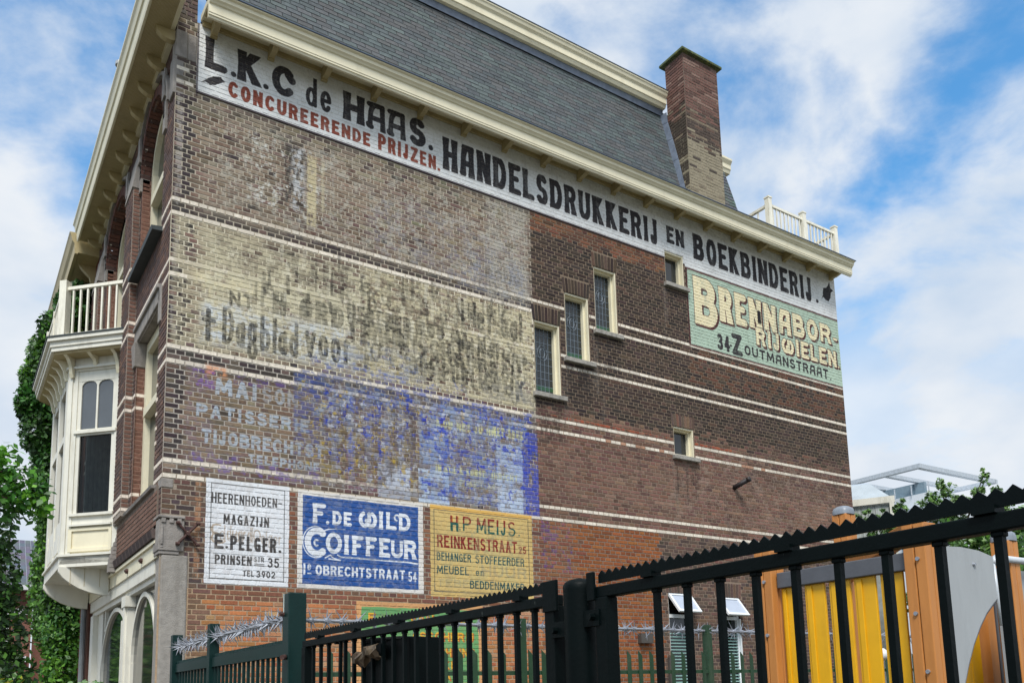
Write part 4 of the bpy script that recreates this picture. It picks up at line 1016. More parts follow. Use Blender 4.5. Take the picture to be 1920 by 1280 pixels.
def s_size(s):
    x = (s[0] + s[1]) / 2; z_ = s[2]; d = Vector((x, .4, z_)) - CAM
    # left of the frame edge is out of view
    vis = 1 if (z_ - 10.5) < 2.2 * max(0, (x - .6)) / 3.6 else 0
    return vis / d.length ** 2
slates.sort(key=s_size, reverse=True)
rest = MB()
for i, s in enumerate(slates):
    c = rs.choice(S_COL); k = rs.uniform(.72, .94); c = tuple(.6 * v + .4 * w_g for v, w_g in zip(c, lin(86, 93, 95))); c = tuple(v * k for v in c)
    if i < 300:
        m = MB(); slate_geo(m, s, c); m.build('slate', M_SLATE, ROOF)
    else: slate_geo(rest, s, c)
rest.build('slates', M_SLATE, ROOF, kind='stuff')
# upper cornice and lead below it
m = MB(); m.prof([(-.9, 13.05), (-.60, 13.05), (-.58, 13.09), (-.575, 13.11), (-.555, 13.12), (-.555, 13.23), (-.54, 13.25), (-.52, 13.27), (-.505, 13.32), (-.49, 13.335), (-.49, 13.365), (-.9, 13.38)], 1.3, 9.36)
UC = m.build('roof_cornice', M_CREAM, ROOF)
m = MB(); m.prof([(roof_d(12.93) + .028, 12.93), (roof_d(12.93) + .034, 12.93), (-.66, 13.048), (-.70, 13.048)], 1.4, 9.35); m.build('lead_strip', M_LEAD, ROOF)
m = MB(); m.box(1.3, 9.36, -8, -.478, 13.366, 13.375); m.build('roof_deck', M_GUTL, ROOF)
# rear roof part right of the chimney
m = MB()
v = [(9.5, .95, 10.4), (12.35, .95, 10.45), (11.95, 1.44, 13.05), (9.5, 1.44, 13.05), (12.35, 8, 10.45), (11.95, 8, 13.05)]
m.v = v[:]; m.face((0, 1, 2, 3)); m.face((1, 4, 5, 2))
rr2 = m.build('rear_roof', M_SLATEU, HOUSE)
m = MB(); z = 10.5; row = 0
while z < 13.02:
    t = (z - 10.45) / 2.6; xe = 12.35 - .4 * t; y = .95 + .49 * t; u = 10.2 + (row % 2) * .11
    t2 = (z + .085 - 10.45) / 2.6
    while u < xe - .02:
        w = min(.222, xe - u)
        m.hexa([(u, -y, z), (u + w - .004, -y, z), (u + w - .004, -y + .014, z), (u, -y + .014, z), (u, -(.95 + .49 * t2), z + .09), (u + w - .004, -(.95 + .49 * t2), z + .09), (u + w - .004, -(.95 + .49 * t2) + .004, z + .09), (u, -(.95 + .49 * t2) + .004, z + .09)], tuple(q * rs.uniform(.8, 1.1) for q in rs.choice(S_COL)))
        u += .222
    z += .085; row += 1
m.build('slates', M_SLATE, ROOF, kind='stuff')
m = MB(); m.prof([(-1.6, 13.03), (-1.42, 13.03), (-1.40, 13.10), (-1.38, 13.12), (-1.38, 13.22), (-1.33, 13.30), (-1.33, 13.345), (-1.6, 13.36)], 10.0, 12.13); m.box(12.0, 12.10, -8, -1.42, 13.04, 13.35); m.build('roof_cornice', M_CREAM, ROOF)

# ------------------------------------------------------------ chimney
CH = MB(); CH.box(9.36, 10.31, -.55, -.055, 10.35, 12.2, lin(138, 130, 112)); CH.box(9.361, 10.309, -.549, -.056, 12.2, 13.93, lin(112, 98, 88)); CHO = CH.build('chimney', M_FBRICK, HOUSE)
m = MB(); rc = random.Random(3)
def ch_col(z, x):
    k = rc.random(); z = z + rc.uniform(-.22, .22)
    if z > 12.75: return lin(112, 82, 74) if k < .6 else (lin(92, 68, 62) if k < .85 else lin(134, 108, 98))
    if z > 12.1: return lin(74, 64, 58) if k < .6 else (lin(98, 78, 68) if k < .8 else lin(120, 108, 92))
    return lin(142, 133, 114) if k < .88 else (lin(122, 112, 96) if k < .95 else lin(76, 68, 62))
sideF = Frame((9.36, .06, 0), (0, 1, 0), (-1, 0, 0))
m2 = MB(sideF)
for c in range(0, 57):
    z0 = 10.4 + c * C; z1 = z0 + C - jt
    if z1 > 13.93: break
    u = 9.36 - (.11 if c % 2 else 0)
    while u < 10.31:
        a, b = max(u, 9.36), min(u + .22, 10.31)
        if b - a > .03:
            cc = ch_col(z0, a); m.brick(a + .004, b - .004, z0, z1, -.08, -.052 + jit() * 1.5, cc)
        u += .22
    u = 0 - (.11 if c % 2 else .055)
    while u < .49:
        a, b = max(u, 0), min(u + .22, .49)
        if b - a > .03:
            cc = ch_col(z0, 9); 
            if z0 < 12.6 and rc.random() < .7: cc = lin(74, 66, 58)
            m2.brick(a + .004, b - .004, z0, z1, -.03, .008 + jit() * 1.5, cc)
        u += .22
m.build('brickwork', M_FBRICK, CHO, kind='stuff'); m2.build('brickwork', M_FBRICK, CHO, kind='stuff')
m = MB(); m.box(9.28, 10.39, -.64, .02, 13.93, 13.985); m.box(9.31, 10.36, -.61, -.01, 13.985, 14.02)
m.build('chimney_cap', mat('mossy_cap', lin(72, 84, 52), .9, 14, .35, .6, 50, dirt=(lin(132, 128, 60), .6, 9)), CHO, bevel=.01)
m = MB(sideF)
pts_f = [(.05, 10.93), (.16, 11.10), (.30, 11.80), (.42, 12.3), (.53, 12.72), (.55, 12.95)]
for (d0, z0), (d1, z1) in zip(pts_f[:-1], pts_f[1:]):
    m.hexa([(d0 - .05, .012, z0), (d0 + .10, .012, z0), (d0 + .10, .05, z0), (d0 - .05, .022, z0), (d1 - .05, .012, z1), (d1 + .10, .012, z1), (d1 + .10, .05, z1 - .01), (d1 - .05, .022, z1 - .01)])
m.build('lead_flashing', M_LEAD, CHO)

# ------------------------------------------------------------ roof terrace railing (stands on the flat cornice)
RR = MB(); 
for x in (11.36, 12.44, 13.50): RR.box(x - .05, x + .05, .10, .20, 10.46, 11.36); RR.box(x - .06, x + .06, .09, .21, 11.36, 11.39)
TR = RR.build('roof_railing', M_RAIL, HOUSE)
m = MB()
m.box(11.41, 12.39, .125, .175, 11.20, 11.25); m.box(12.49, 13.45, .125, .175, 11.20, 11.25)
m.box(11.33, 11.39, -1.6, .10, 11.20, 11.25); m.box(13.47, 13.53, -2.4, .10, 11.20, 11.25)
m.build('top_rail', M_RAIL, TR)
bal = MB(); bal.box(-.012, .012, .138, .162, 10.48, 11.20); balm = bal.mesh('baluster', M_RAIL)
for x0, x1 in ((11.41, 12.39), (12.49, 13.45)):
    for k in range(8):
        o = bpy.data.objects.new('baluster', balm); COL.objects.link(o); o.parent = TR; o.location = (x0 + (x1 - x0) * (k + .6) / 8.2, 0, 0)
for y in (.15, .45, .75, 1.05, 1.35):
    for x in (11.36, 13.50):
        o = bpy.data.objects.new('baluster', balm); COL.objects.link(o); o.parent = TR; o.location = (x, y + .12, 0)
PL = thing('garden_lights', (12.6, .1, 10.5), 'red-brown garland of small ornaments lying behind the white roof terrace railing', 'ornament')
m = MB()
for k in range(10):
    m.tube((12.15 + k * .12, .12 + .01 * k, 10.62 + .03 * math.sin(k * 2)), (12.25 + k * .12, .16, 10.68), .012, 5)
m.build('ornament_strand', mat('red_brown_plastic', lin(130, 60, 50), .5), PL)

# ------------------------------------------------------------ street front (seen very obliquely)
rf = random.Random(21)
def front_open(u, z):
    if .50 < u < 2.02 and 4.22 < z < 6.62: return True
    def arch(u0, u1, zs, rise):
        if not (u0 < u < u1) or z < zs: return False
        c = (u0 + u1) / 2; h = (u1 - u0) / 2
        return z < zs + rise * math.sqrt(max(0, 1 - ((u - c) / h) ** 2))
    if .58 < u < 2.08 and 7.66 < z <= 9.2: return True
    if arch(.58, 2.08, 9.2, .72): return True
    if 3.25 < u < 5.25 and 7.05 < z <= 9.2: return True
    if arch(3.25, 5.25, 9.2, .72): return True
    if z < 3.6: return True
    return False
def front_bricks(fr, u0, u1, z0, z1, dep, openf=None, cols=None, bands=True):
    m = MB(fr); bd = MB(fr)
    c = int((z0 - ZB) / C) - 1
    while True:
        c += 1; zt = ZB + c * C
        if zt - C < z0: continue
        if zt > z1: break
        L = .11 if c % 2 == 0 else .22; u = u0 - (.055 if c % 2 else 0)
        while u < u1:
            a, b = max(u, u0), min(u + L, u1); u += L
            if b - a < .03: continue
            if openf:
                sol = [not openf(a + (b - a) * (q_ + .5) / 14, zt - C / 2) for q_ in range(14)]
                if not any(sol): continue
                if not all(sol):
                    i0 = sol.index(True); i1 = len(sol) - sol[::-1].index(True); a, b = a + (b - a) * i0 / 14, a + (b - a) * i1 / 14
                    if b - a < .02: continue
            if bands and c in (BANDS | {26, 29}):
                bd.brick(a + .004, b - .004, zt - C + jt, zt, dep - .03, dep + .002, lin(224, 212, 198)); continue
            k = rf.random(); cc = cols or (lin(98, 78, 72) if k < .5 else (lin(92, 78, 76) if k < .85 else lin(118, 92, 80)))
            s = rf.uniform(.82, 1.15); m.brick(a + .004, b - .004, zt - C + jt, zt, dep - .03, dep + rf.uniform(-.001, .002), tuple(q * s for q in cc))
    return m, bd
FW = MB(FRONT)
us = [0, .5, .58, 2.02, 2.08, 3.25, 5.25, 6.45]
steps = 60
# mortar skin with openings, in small cells
cu, cz = .05, .06
zz = 3.6
nz = int((10.4 - 3.6) / .05); nu = int(6.45 / .05)
for a in range(nu):
    run = None
    for b in range(nz + 1):
        z = 3.6 + b * .05; u = a * .05
        solid = b < nz and not front_open(u + .025, z + .025)
        if solid and run is None: run = z
        if (not solid) and run is not None:
            i = len(FW.v)
            for uu, z_ in ((u, run), (u + .05, run), (u + .05, z), (u, z)): FW.pt(uu, -.008, z_)
            FW.face((i, i+1, i+2, i+3), lin(150, 140, 130)); run = None
FRW = FW.build('front_wall', M_FBRICK, HOUSE)
m, bd = front_bricks(FRONT, 0, 6.45, 3.62, 10.4, 0, front_open)
m.build('brickwork', M_FBRICK, FRW, kind='stuff'); bd.build('white_brick_band', M_FBRICK, FRW, kind='stuff')
# projecting piers
for (a, b, z0, z1) in ((2.20, 2.80, 4.15, 9.1), (5.55, 6.25, 4.15, 9.1)):
    q = MB(FRONT); q.box(a, b, -.02, .10, z0, z1, lin(150, 140, 130)); pier = q.build('pier', M_FBRICK, HOUSE)
    fr = Frame((-.10, a, 0), (0, 1, 0), (-1, 0, 0)); m, bd = front_bricks(fr, 0, b - a, z0, z1, .006); m.build('brickwork', M_FBRICK, pier, kind='stuff'); bd.build('white_brick_band', M_FBRICK, pier, kind='stuff')
    fr = Frame((0, a, 0), (-1, 0, 0), (0, -1, 0)); m, bd = front_bricks(fr, 0, .10, z0, z1, .006, cols=lin(116, 86, 74)); m.build('brickwork', M_FBRICK, pier, kind='stuff'); bd.build('white_brick_band', M_FBRICK, pier, kind='stuff')
    q = MB(FRONT); q.hexa([(a - .02, -.02, 9.1), (b + .02, -.02, 9.1), (b + .02, .12, 9.1), (a - .02, .12, 9.1), (a - .02, -.02, 9.75), (b + .02, -.02, 9.75), (b + .02, .03, 9.75), (a - .02, .03, 9.75)]); q.build('stone_block', M_STONE, pier)
# far reveals of the openings face the camera: brick returns
for (u, z0, z1) in ((2.02, 4.22, 6.62), (2.08, 7.66, 9.2), (5.25, 7.05, 9.2)):
    fr = Frame((0, u, 0), (1, 0, 0), (0, -1, 0)); m, bd = front_bricks(fr, 0, .14, z0, z1, .003, cols=lin(112, 80, 68)); q = m.build('brick_reveal', M_FBRICK, FRW, kind='stuff'); bd.build('white_brick_band', M_FBRICK, FRW, kind='stuff')
    q = MB(FRONT); q.box(u, u + .02, -.3, -.004, z0, z1, lin(140, 110, 96)); q.build('reveal_backing', M_FBRICK, FRW)
# arch rings, stone springers
for (a, b) in ((.58, 2.08), (3.25, 5.25)):
    m = MB(FRONT); c_ = (a + b) / 2; h = (b - a) / 2; n = 34
    for k in range(n):
        t0, t1 = math.pi * k / n, math.pi * (k + 1) / n - .012
        P = []
        for d in (-.14, .03):
            for t, r_ in ((t0, 1), (t1, 1), (t1, 1.13), (t0, 1.13)): P.append((c_ - h * r_ * math.cos(t), d, 9.2 + .72 * (r_ + (r_ - 1) * .5) * math.sin(t)))
        m.hexa([P[0], P[1], P[2], P[3], P[4], P[5], P[6], P[7]], lin(104, 72, 64) if k % 3 else lin(84, 64, 60))
    m.build('brick_arch', M_FBRICK, FRW)
    m = MB(FRONT); c_ = (a + b) / 2; h = (b - a) / 2 + .28; n = 30
    for k in range(n):
        t0, t1 = math.pi * k / n, math.pi * (k + 1) / n
        m.hexa([(c_ - h * r_ * math.cos(t), d, min(10.2, 9.3 + .82 * r_ * math.sin(t))) for d in (0, .05) for t, r_ in ((t0, 1), (t1, 1), (t1, 1.05), (t0, 1.05))], lin(120, 112, 106))
    m.build('arch_moulding', M_STONE, FRW)
    m = MB(FRONT)
    for q in ((a - .16, a - .0), (b, b + .16)): m.box(q[0], q[1], -.1, .03, 9.0, 9.45); m.box(q[0] - .02, q[1] - .03, .03, .06, 9.45, 9.85)
    m.build('stone_block', M_STONE, FRW)
m = MB(FRONT); m.box(0.0, .22, -.1, .03, 9.25, 9.78); m.build('stone_block', M_STONE, FRW, bevel=.01)
# lintel, sills and floor band
m = MB(FRONT); m.box(.44, 2.14, -.28, .02, 6.62, 6.80); m.box(.46, 2.10, -.1, .05, 6.80, 6.86); m.box(.36, .50, -.1, .02, 6.32, 6.82); m.hexa([(2.0, -.14, 6.28), (2.16, -.14, 6.28), (2.16, .03, 6.28), (2.0, .03, 6.28), (1.92, -.14, 6.62), (2.18, -.14, 6.62), (2.18, .05, 6.62), (1.92, .05, 6.62)]); m.build('stone_lintel', M_STONE, FRW, bevel=.01)
m = MB(FRONT); m.prof([(-.2, 7.60), (.13, 7.585), (.14, 7.64), (-.2, 7.675)], .48, 2.16); m.build('dark_sill', M_DSILL, FRW)
m = MB(FRONT); m.prof([(-.2, 4.15), (.06, 4.14), (.07, 4.175), (-.2, 4.225)], .30, 3.0); m.build('stone_sill', M_STONE, FRW)
m = MB(FRONT); n = 46
for k in range(n):
    u = .16 + k * .06; m.hexa([(u, .0, 3.50), (u + .052, .0, 3.50), (u + .052, .05, 3.50), (u, .05, 3.50), (u, -.02, 3.63), (u + .052, -.02, 3.63), (u + .052, .075, 3.60), (u, .075, 3.60)], lin(70, 60, 60) if k % 4 else lin(92, 80, 76))
m.build('soldier_course', M_FBRICK, FRW)
m = MB(FRONT); m.box(.14, 2.93, -.02, .02, 3.62, 4.14, lin(120, 108, 98)); q = m.build('brick_panel', M_FBRICK, HOUSE)
fr = Frame((-.02, 0, 0), (0, 1, 0), (-1, 0, 0)); m, bd = front_bricks(fr, .14, 2.93, 3.64, 4.13, .006, cols=lin(118, 90, 78), bands=False); m.build('brickwork', M_FBRICK, q, kind='stuff')
m = MB(FRONT)
for k in range(9):
    t = k / 8; m.box(2.86, 3.02, 0, .02 + .10 * math.sin(t * 1.57), 3.95 - t * .5, 4.0 - t * .5 + .02)
m.build('corbel', M_STONE, FRW)
# white quoins near the window jamb
m = MB(FRONT)
for c in (-37, -40, -43, -46, -49): m.brick(.40 if c < 0 else .47, .50 if c < 0 else .575, ZB + c * C - C + jt, ZB + c * C, -.03, .006, lin(220, 206, 190))
m.build('white_quoin', M_FBRICK, FRW)
# cream beam with bolts over the shop front
m = MB(FRONT); m.box(.16, 6.4, -.30, .0, 3.27, 3.44); m.box(.16, 6.4, -.30, .03, 3.44, 3.475); m.box(.16, 6.4, -.30, .015, 3.475, 3.50); BEAM = m.build('shop_beam', M_CREAM, HOUSE)
m = MB(FRONT)
for u in (1.02, 2.02): m.tube((-.0, u, 3.35), (-.03, u, 3.35), .035, 8); m.tube((-.03, u, 3.35), (-.045, u, 3.35), .018, 8)
m.build('bolt', M_IRON, BEAM)
# windows of the front
def sash(name, fr, u0, u1, z0, z1, d, transom=None, mull=None, archr=0, parent=HOUSE, fw=.09, mt=M_CREAM):
    m = MB(fr)
    m.box(u0, u0 + fw, d - .12, d, z0, z1); m.box(u1 - fw, u1, d - .12, d, z0, z1)
    if archr:
        n = 16; c_ = (u0 + u1) / 2; h = (u1 - u0) / 2
        for k in range(n):
            t0, t1 = math.pi * k / n, math.pi * (k + 1) / n
            P = [(c_ - h * r_ * math.cos(t), dd, z1 + archr * r_ * math.sin(t)) for dd in (d - .12, d + .002) for t, r_ in ((t0, .86), (t1, .86), (t1, 1), (t0, 1))]
            m.hexa(P)
    else: m.box(u0 + fw, u1 - fw, d - .12, d - .001, z1 - fw, z1)
    m.box(u0 + fw, u1 - fw, d - .12, d - .001, z0, z0 + fw)
    if transom: m.box(u0 + fw, u1 - fw, d - .11, d + .03, transom - .05, transom + .05)
    if mull is not None:
        for q in mull: m.box(q - .025, q + .025, d - .10, d - .015, (transom + .05 if transom else z0 + fw), z1 if not archr else z1 + archr * .8)
    o = m.build(name, mt, HOUSE, split=False)
    g = MB(fr)
    if archr:
        c_ = (u0 + u1) / 2; h = (u1 - u0) / 2; pts = [(u0 + .02, z0 + .02), (u1 - .02, z0 + .02)] + [(c_ + h * .9 * math.cos(math.pi * k / 14), z1 + archr * .9 * math.sin(math.pi * k / 14)) for k in range(15)]
        g.plate(pts, d - .075, d - .07)
    else: g.box(u0 + fw - .01, u1 - fw + .01, d - .075, d - .07, z0 + fw - .01, z1 - fw + .01)
    g.build('pane', M_GLASS, o)
    return o
sash('window', FRONT, .52, 2.0, 4.24, 6.60, -.12, transom=5.55, parent=FRW, fw=.14)
sash('window', FRONT, .60, 2.06, 7.68, 9.2, -.12, transom=8.75, archr=.68, parent=FRW, fw=.16)
sash('balcony_door', FRONT, 3.28, 5.22, 7.1, 9.2, -.16, transom=8.9, mull=[3.9, 4.25, 4.6], archr=.68, parent=FRW, fw=.2)
m = MB(FRONT); m.box(.36, 6.5, -.8, -.36, 3.5, 10.4); m.build('dark_room', M_DARK, HOUSE)
# front gutter
m = MB(FRONT); fp = [(.0, 10.16), (.37, 10.16), (.375, 10.13), (.40, 10.13), (.41, 10.17), (.42, 10.30), (.44, 10.31), (.46, 10.40), (.485, 10.43), (.485, 10.46), (.0, 10.48)]
m.prof([(d if d > .2 else .02, z) for d, z in fp], -.55, 6.3); m.box(.26, 6.3, .0, .06, 10.10, 10.16)
FG = m.build('front_gutter', M_CREAM, HOUSE)
m = MB(FRONT)
for k in range(20): m.box(-.5, 6.28, .075 + k * .0145, .075 + k * .0145 + .0115, 10.152, 10.158)
m.build('soffit_board', M_CREAMD, FG)
bq = MB(FRONT); bq.prof([(.0, 10.16), (.0, 10.03), (.05, 10.01), (.11, 10.015), (.17, 10.04), (.22, 10.08), (.25, 10.16)], -.042, .042)
bqm = bq.mesh('gutter_bracket', M_CREAMD)
for k in range(11):
    o = bpy.data.objects.new('gutter_bracket', bqm); COL.objects.link(o); o.parent = FG; o.location = (0, .1 + k * .605, 0)
m = MB(FRONT); m.prof([(-2.6, 10.4), (-.1, 10.45), (-1.6, 13.0), (-2.6, 13.0)], .85, 6.3, lin(70, 76, 84)); m.build('front_roof_slope', M_SLATE, HOUSE)

# ------------------------------------------------------------ oriel with balcony on top
OR = MB(CANT)
# canted side panel (t along face 0..0.98)
OR.box(.0, .985, -.03, 0, 3.62, 3.74)
ORIEL = OR.build('oriel', M_CREAM2, HOUSE)
def canted(sub=None):
    m = MB(CANT)
    m.box(.0, .16, -.10, -.02, 3.74, 6.62); m.box(.82, .985, -.10, -.02, 3.74, 6.62)          # corner posts
    m.box(.015, .07, -.02, .0, 3.74, 6.6); m.box(.90, .965, -.02, .0, 3.74, 6.6)
    m.box(.16, .82, -.10, -.035, 4.17, 4.34); m.box(.12, .86, -.035, .012, 4.335, 4.375); m.box(.13, .85, -.035, .02, 4.18, 4.21)
    m.box(.16, .82, -.10, -.035, 5.58, 5.68); m.box(.13, .85, -.035, .0, 5.61, 5.655)
    m.box(.16, .82, -.10, -.035, 6.44, 6.62)
    m.box(.16, .22, -.08, -.038, 4.34, 6.44); m.box(.76, .82, -.08, -.038, 4.34, 6.44); m.box(.475, .505, -.08, -.04, 5.68, 6.46)
    m.build('window_frame', M_CREAM2, ORIEL)
    # arched heads
    a = MB(CANT)
    for c_ in (.3475, .6325):
        hw = .1275
        for k in range(10):
            x0 = c_ - hw + 2 * hw * k / 10; x1 = x0 + 2 * hw / 10; f = lambda x: 6.37 + .07 * math.sqrt(max(0, 1 - ((x - c_) / hw) ** 2))
            a.hexa([(x0, -.08, f(x0)), (x1, -.08, f(x1)), (x1, -.041, f(x1)), (x0, -.041, f(x0)), (x0, -.08, 6.45), (x1, -.08, 6.45), (x1, -.041, 6.45), (x0, -.041, 6.45)])
    a.build('arched_head', M_CREAM2, ORIEL)
    p = MB(CANT); p.box(.13, .86, -.10, -.035, 3.74, 4.18); p.box(.13, .18, -.035, -.01, 3.80, 4.15); p.box(.80, .86, -.035, -.01, 3.80, 4.15); p.box(.18, .80, -.035, -.01, 4.11, 4.15); p.box(.18, .80, -.035, -.01, 3.80, 3.85); p.build('lower_panel', M_CREAM, ORIEL)
    g = MB(CANT); g.box(.21, .77, -.066, -.062, 4.34, 5.60); g.build('pane', M_GLASST, ORIEL); g = MB(CANT); g.box(.21, .77, -.062, -.058, 5.66, 6.46); g.build('pane', glassy('upper_oriel_glass', lin(84, 90, 96), .12), ORIEL)  # upper pane colour lightened to grey-blue, a sky reflection painted into the glass
canted()
m = MB(ORF)
for a, b, z0, z1, d in ((.0, .22, 3.74, 6.62, 0), (1.93, 2.15, 3.74, 6.62, 0), (.97, 1.17, 3.74, 6.62, 0), (.22, 1.93, 3.74, 4.34, -.02), (.22, 1.93, 6.44, 6.62, -.01), (.22, 1.93, 5.58, 5.68, -.01)): m.box(a, b, d - .10, d, z0, z1)
m.box(.3, .9, -.02, .0, 3.85, 4.1); m.box(1.25, 1.85, -.02, .0, 3.85, 4.1)
m.build('window_frame', M_CREAM2, ORIEL)
m = MB(ORF); m.box(.22, .97, -.06, -.055, 4.34, 6.44); m.build('pane', M_GLASST, ORIEL); m = MB(ORF); m.box(1.17, 1.93, -.06, -.055, 4.34, 6.44); m.build('pane', M_GLASST, ORIEL)
# plan of the oriel as slabs (floor and top): canted outline
def slab(grow, z0, z1, name, mt, parent, zin=None):
    g = grow; P = [(0, 2.90 - g * 1.41), (-.69 - g, 3.59 - g * .414), (-.69 - g, 5.76 + g * .414), (0, 6.45 + g * 1.41)]
    m = MB(); n = 4
    for z in (z0, z1):
        for x, y in P: m.v.append((x, y, z))
    for k in range(4): m.face((k, (k + 1) % 4, 4 + (k + 1) % 4, 4 + k))
    m.face((3, 2, 1, 0)); m.face((4, 5, 6, 7)); return m.build(name, mt, parent)
slab(.0, 3.575, 3.735, 'base_board', M_CREAM2, ORIEL); slab(.035, 3.73, 3.765, 'base_mould', M_CREAM2, ORIEL)
slab(-.11, 3.76, 3.80, 'oriel_floor', M_DARK, ORIEL)
slab(-.01, 6.60, 6.80, 'frieze', M_CREAM2, ORIEL); slab(.03, 6.63, 6.665, 'frieze_mould', M_CREAM2, ORIEL)
slab(.26, 6.835, 6.90, 'cornice_lower', M_CREAM2, ORIEL); slab(.28, 6.90, 6.98, 'cornice_upper', M_CREAM2, ORIEL); slab(.32, 6.98, 7.035, 'cornice_top', M_CREAM2, ORIEL); slab(.335, 7.035, 7.055, 'balcony_floor', M_DSILL, ORIEL)
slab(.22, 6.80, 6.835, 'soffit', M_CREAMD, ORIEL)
# brackets under the balcony cornice
br = [(CANT, .10), (CANT, .50), (CANT, .90), (ORF, .12), (ORF, .45), (ORF, .80), (ORF, 1.15), (ORF, 1.5), (ORF, 1.85)]
for fr, t in br:
    long_ = not (fr is CANT and t == .50)
    m = MB(fr); zb_ = 6.50 if long_ else 6.66
    m.prof([(.0, 6.80), (.0, zb_), (.03, zb_ - .01), (.05, zb_ + .05), (.07, zb_ + .16 * (1 if long_ else .5)), (.13, 6.76), (.20, 6.80)], t - .028, t + .028); m.build('bracket', M_CREAM, ORIEL)
# curved console brackets under the oriel
for s in (0, 1):
    fr = CANT if s == 0 else Frame((-.66, 5.60, 0), (.98, .10, 0), (-.1, -.98, 0))
    if s == 0:
        m = MB(Frame((-.02, 3.55, 0), (-1, 0, 0), (0, -1, 0))); 
    else: m = MB(Frame((-.02, 5.70, 0), (-1, 0, 0), (0, -1, 0)))
    pts = [(0, 3.575), (.68, 3.575), (.68, 3.50), (.62, 3.42), (.52, 3.34), (.40, 3.27), (.26, 3.22), (.12, 3.19), (0, 3.18)]
    m.plate([(u, z) for u, z in pts], -.05, .05); m.build('console', M_CREAM2, ORIEL)
m = MB(Frame((-.02, 3.55, 0), (-1, 0, 0), (0, -1, 0)))
for u in (.12, .33, .52): m.box(u, u + .006, .048, .054, 3.30, 3.57)
m.build('console_joint', M_CREAMD, ORIEL)
# curtains and dark room in the oriel
m = MB(); 
for k in range(12):
    x = -.42 + .035 * k; y = 3.42 + (.012 if k % 2 else -.012) + .03 * k; m.box(x, x + .03, -y - .01, -y, 4.3, 6.5)
m.build('curtain', M_CURT, ORIEL)
m = MB(FRONT); m.box(3.2, 6.1, -.3, -.02, 3.8, 6.8); m.build('room_wall', M_DARK, ORIEL)
# balcony railing
BR = MB(CANT); BR.box(.0, .05, .02, .08, 7.06, 8.08); BR.box(1.0, 1.12, .0, .12, 7.06, 8.05); 
BR = BR.build('balcony_railing', M_RAIL, HOUSE)
m = MB(CANT); m.box(.05, 1.0, .03, .08, 7.90, 7.95); m.box(.05, 1.0, .03, .08, 7.14, 7.19); m.build('rail', M_RAIL, BR)
bl = MB(CANT); bl.box(-.014, .014, .04, .068, 7.19, 7.90); blm = bl.mesh('baluster', M_RAIL)
for k in range(7):
    t = .16 + k * .125; o = bpy.data.objects.new('baluster', blm); COL.objects.link(o); o.parent = BR; o.location = (-k7 * t, k7 * t, 0)
m = MB(ORF); m.box(.10, 2.2, .10, .15, 7.90, 7.95); m.box(.10, 2.2, .10, .15, 7.14, 7.19); m.box(2.15, 2.25, .06, .16, 7.06, 8.05); m.box(1.1, 1.16, .1, .16, 7.06, 8.0); m.build('rail', M_RAIL, BR)
b2 = MB(ORF); b2.box(-.014, .014, .112, .14, 7.19, 7.90); b2m = b2.mesh('baluster', M_RAIL)
for k in range(14):
    o = bpy.data.objects.new('baluster', b2m); COL.objects.link(o); o.parent = BR; o.location = (0, .25 + k * .14, 0)

# ------------------------------------------------------------ shop front, set back under the beam
SF = Frame((.12, 0, 0), (0, 1, 0), (-1, 0, 0))
SH = MB(SF)
SH.box(.34, 5.6, -.06, .0, 0, .7); SH.box(.34, 5.6, -.10, .10, 3.10, 3.26); SH.box(.34, 5.6, -.10, .06, 3.03, 3.10)
SH.box(2.17, 2.38, -.12, .08, .7, 3.03); SH.box(2.22, 2.33, .08, .11, .7, 3.03); SH.box(2.13, 2.42, -.12, .12, 2.88, 3.03)
SH.box(4.72, 5.5, -.12, .02, .7, 3.03); SH.box(5.2, 5.5, .02, .10, .0, 3.03); SH.box(.34, .62, -.06, .02, .7, 3.03)
SHOP = SH.build('shop_front', M_CREAM2, HOUSE)
for a, b in ((.60, 2.19), (2.36, 4.76)):
    m = MB(SF); c_ = (a + b) / 2; h = (b - a) / 2; n = 22
    for k in range(n):
        t0, t1 = math.pi * k / n, math.pi * (k + 1) / n
        m.hexa([(c_ - h * r_ * math.cos(t), dd, 2.1 + (.90 if r_ == 1 else .84) * math.sin(t)) for dd in (-.03, .02) for t, r_ in ((t0, .955), (t1, .955), (t1, 1), (t0, 1))])
    m.box(a, a + .05, -.03, .02, .7, 2.1); m.box(b - .05, b, -.03, .02, .7, 2.1)
    if b > 3: m.box(2.88, 2.96, -.03, .03, .7, 2.75); m.box(2.6, 2.66, -.03, .03, 2.75, 3.03); m.box(4.4, 4.46, -.03, .03, 2.7, 3.03)
    m.build('arched_frame', M_CREAM2, SHOP)
    g = MB(SF); g.box(a, b, -.022, -.018, .7, 3.03); g.build('pane', M_GLASS, SHOP)
m = MB(SF); m.box(5.62, 6.48, -.5, .12, 0, 3.30, lin(96, 66, 56)); m.build('brick_pier', M_FBRICK, HOUSE)
m = MB(SF); m.box(.36, 5.6, -.6, -.42, 0, 3.3); m.build('shop_interior', M_DARK, SHOP)
m = MB(); m.v = [(-.0, .3, 3.262), (.5, .3, 3.262), (.5, 6.4, 3.262), (.0, 6.4, 3.262)]; m.face((0, 1, 2, 3)); m.build('porch_ceiling', M_CREAM2, HOUSE)
DP = MB(); DP.tube((-.06, 5.75, 0), (-.06, 5.75, 3.4), .045, 10); DP.build('downpipe', mat('grey_zinc', lin(120, 124, 126), .5), HOUSE)

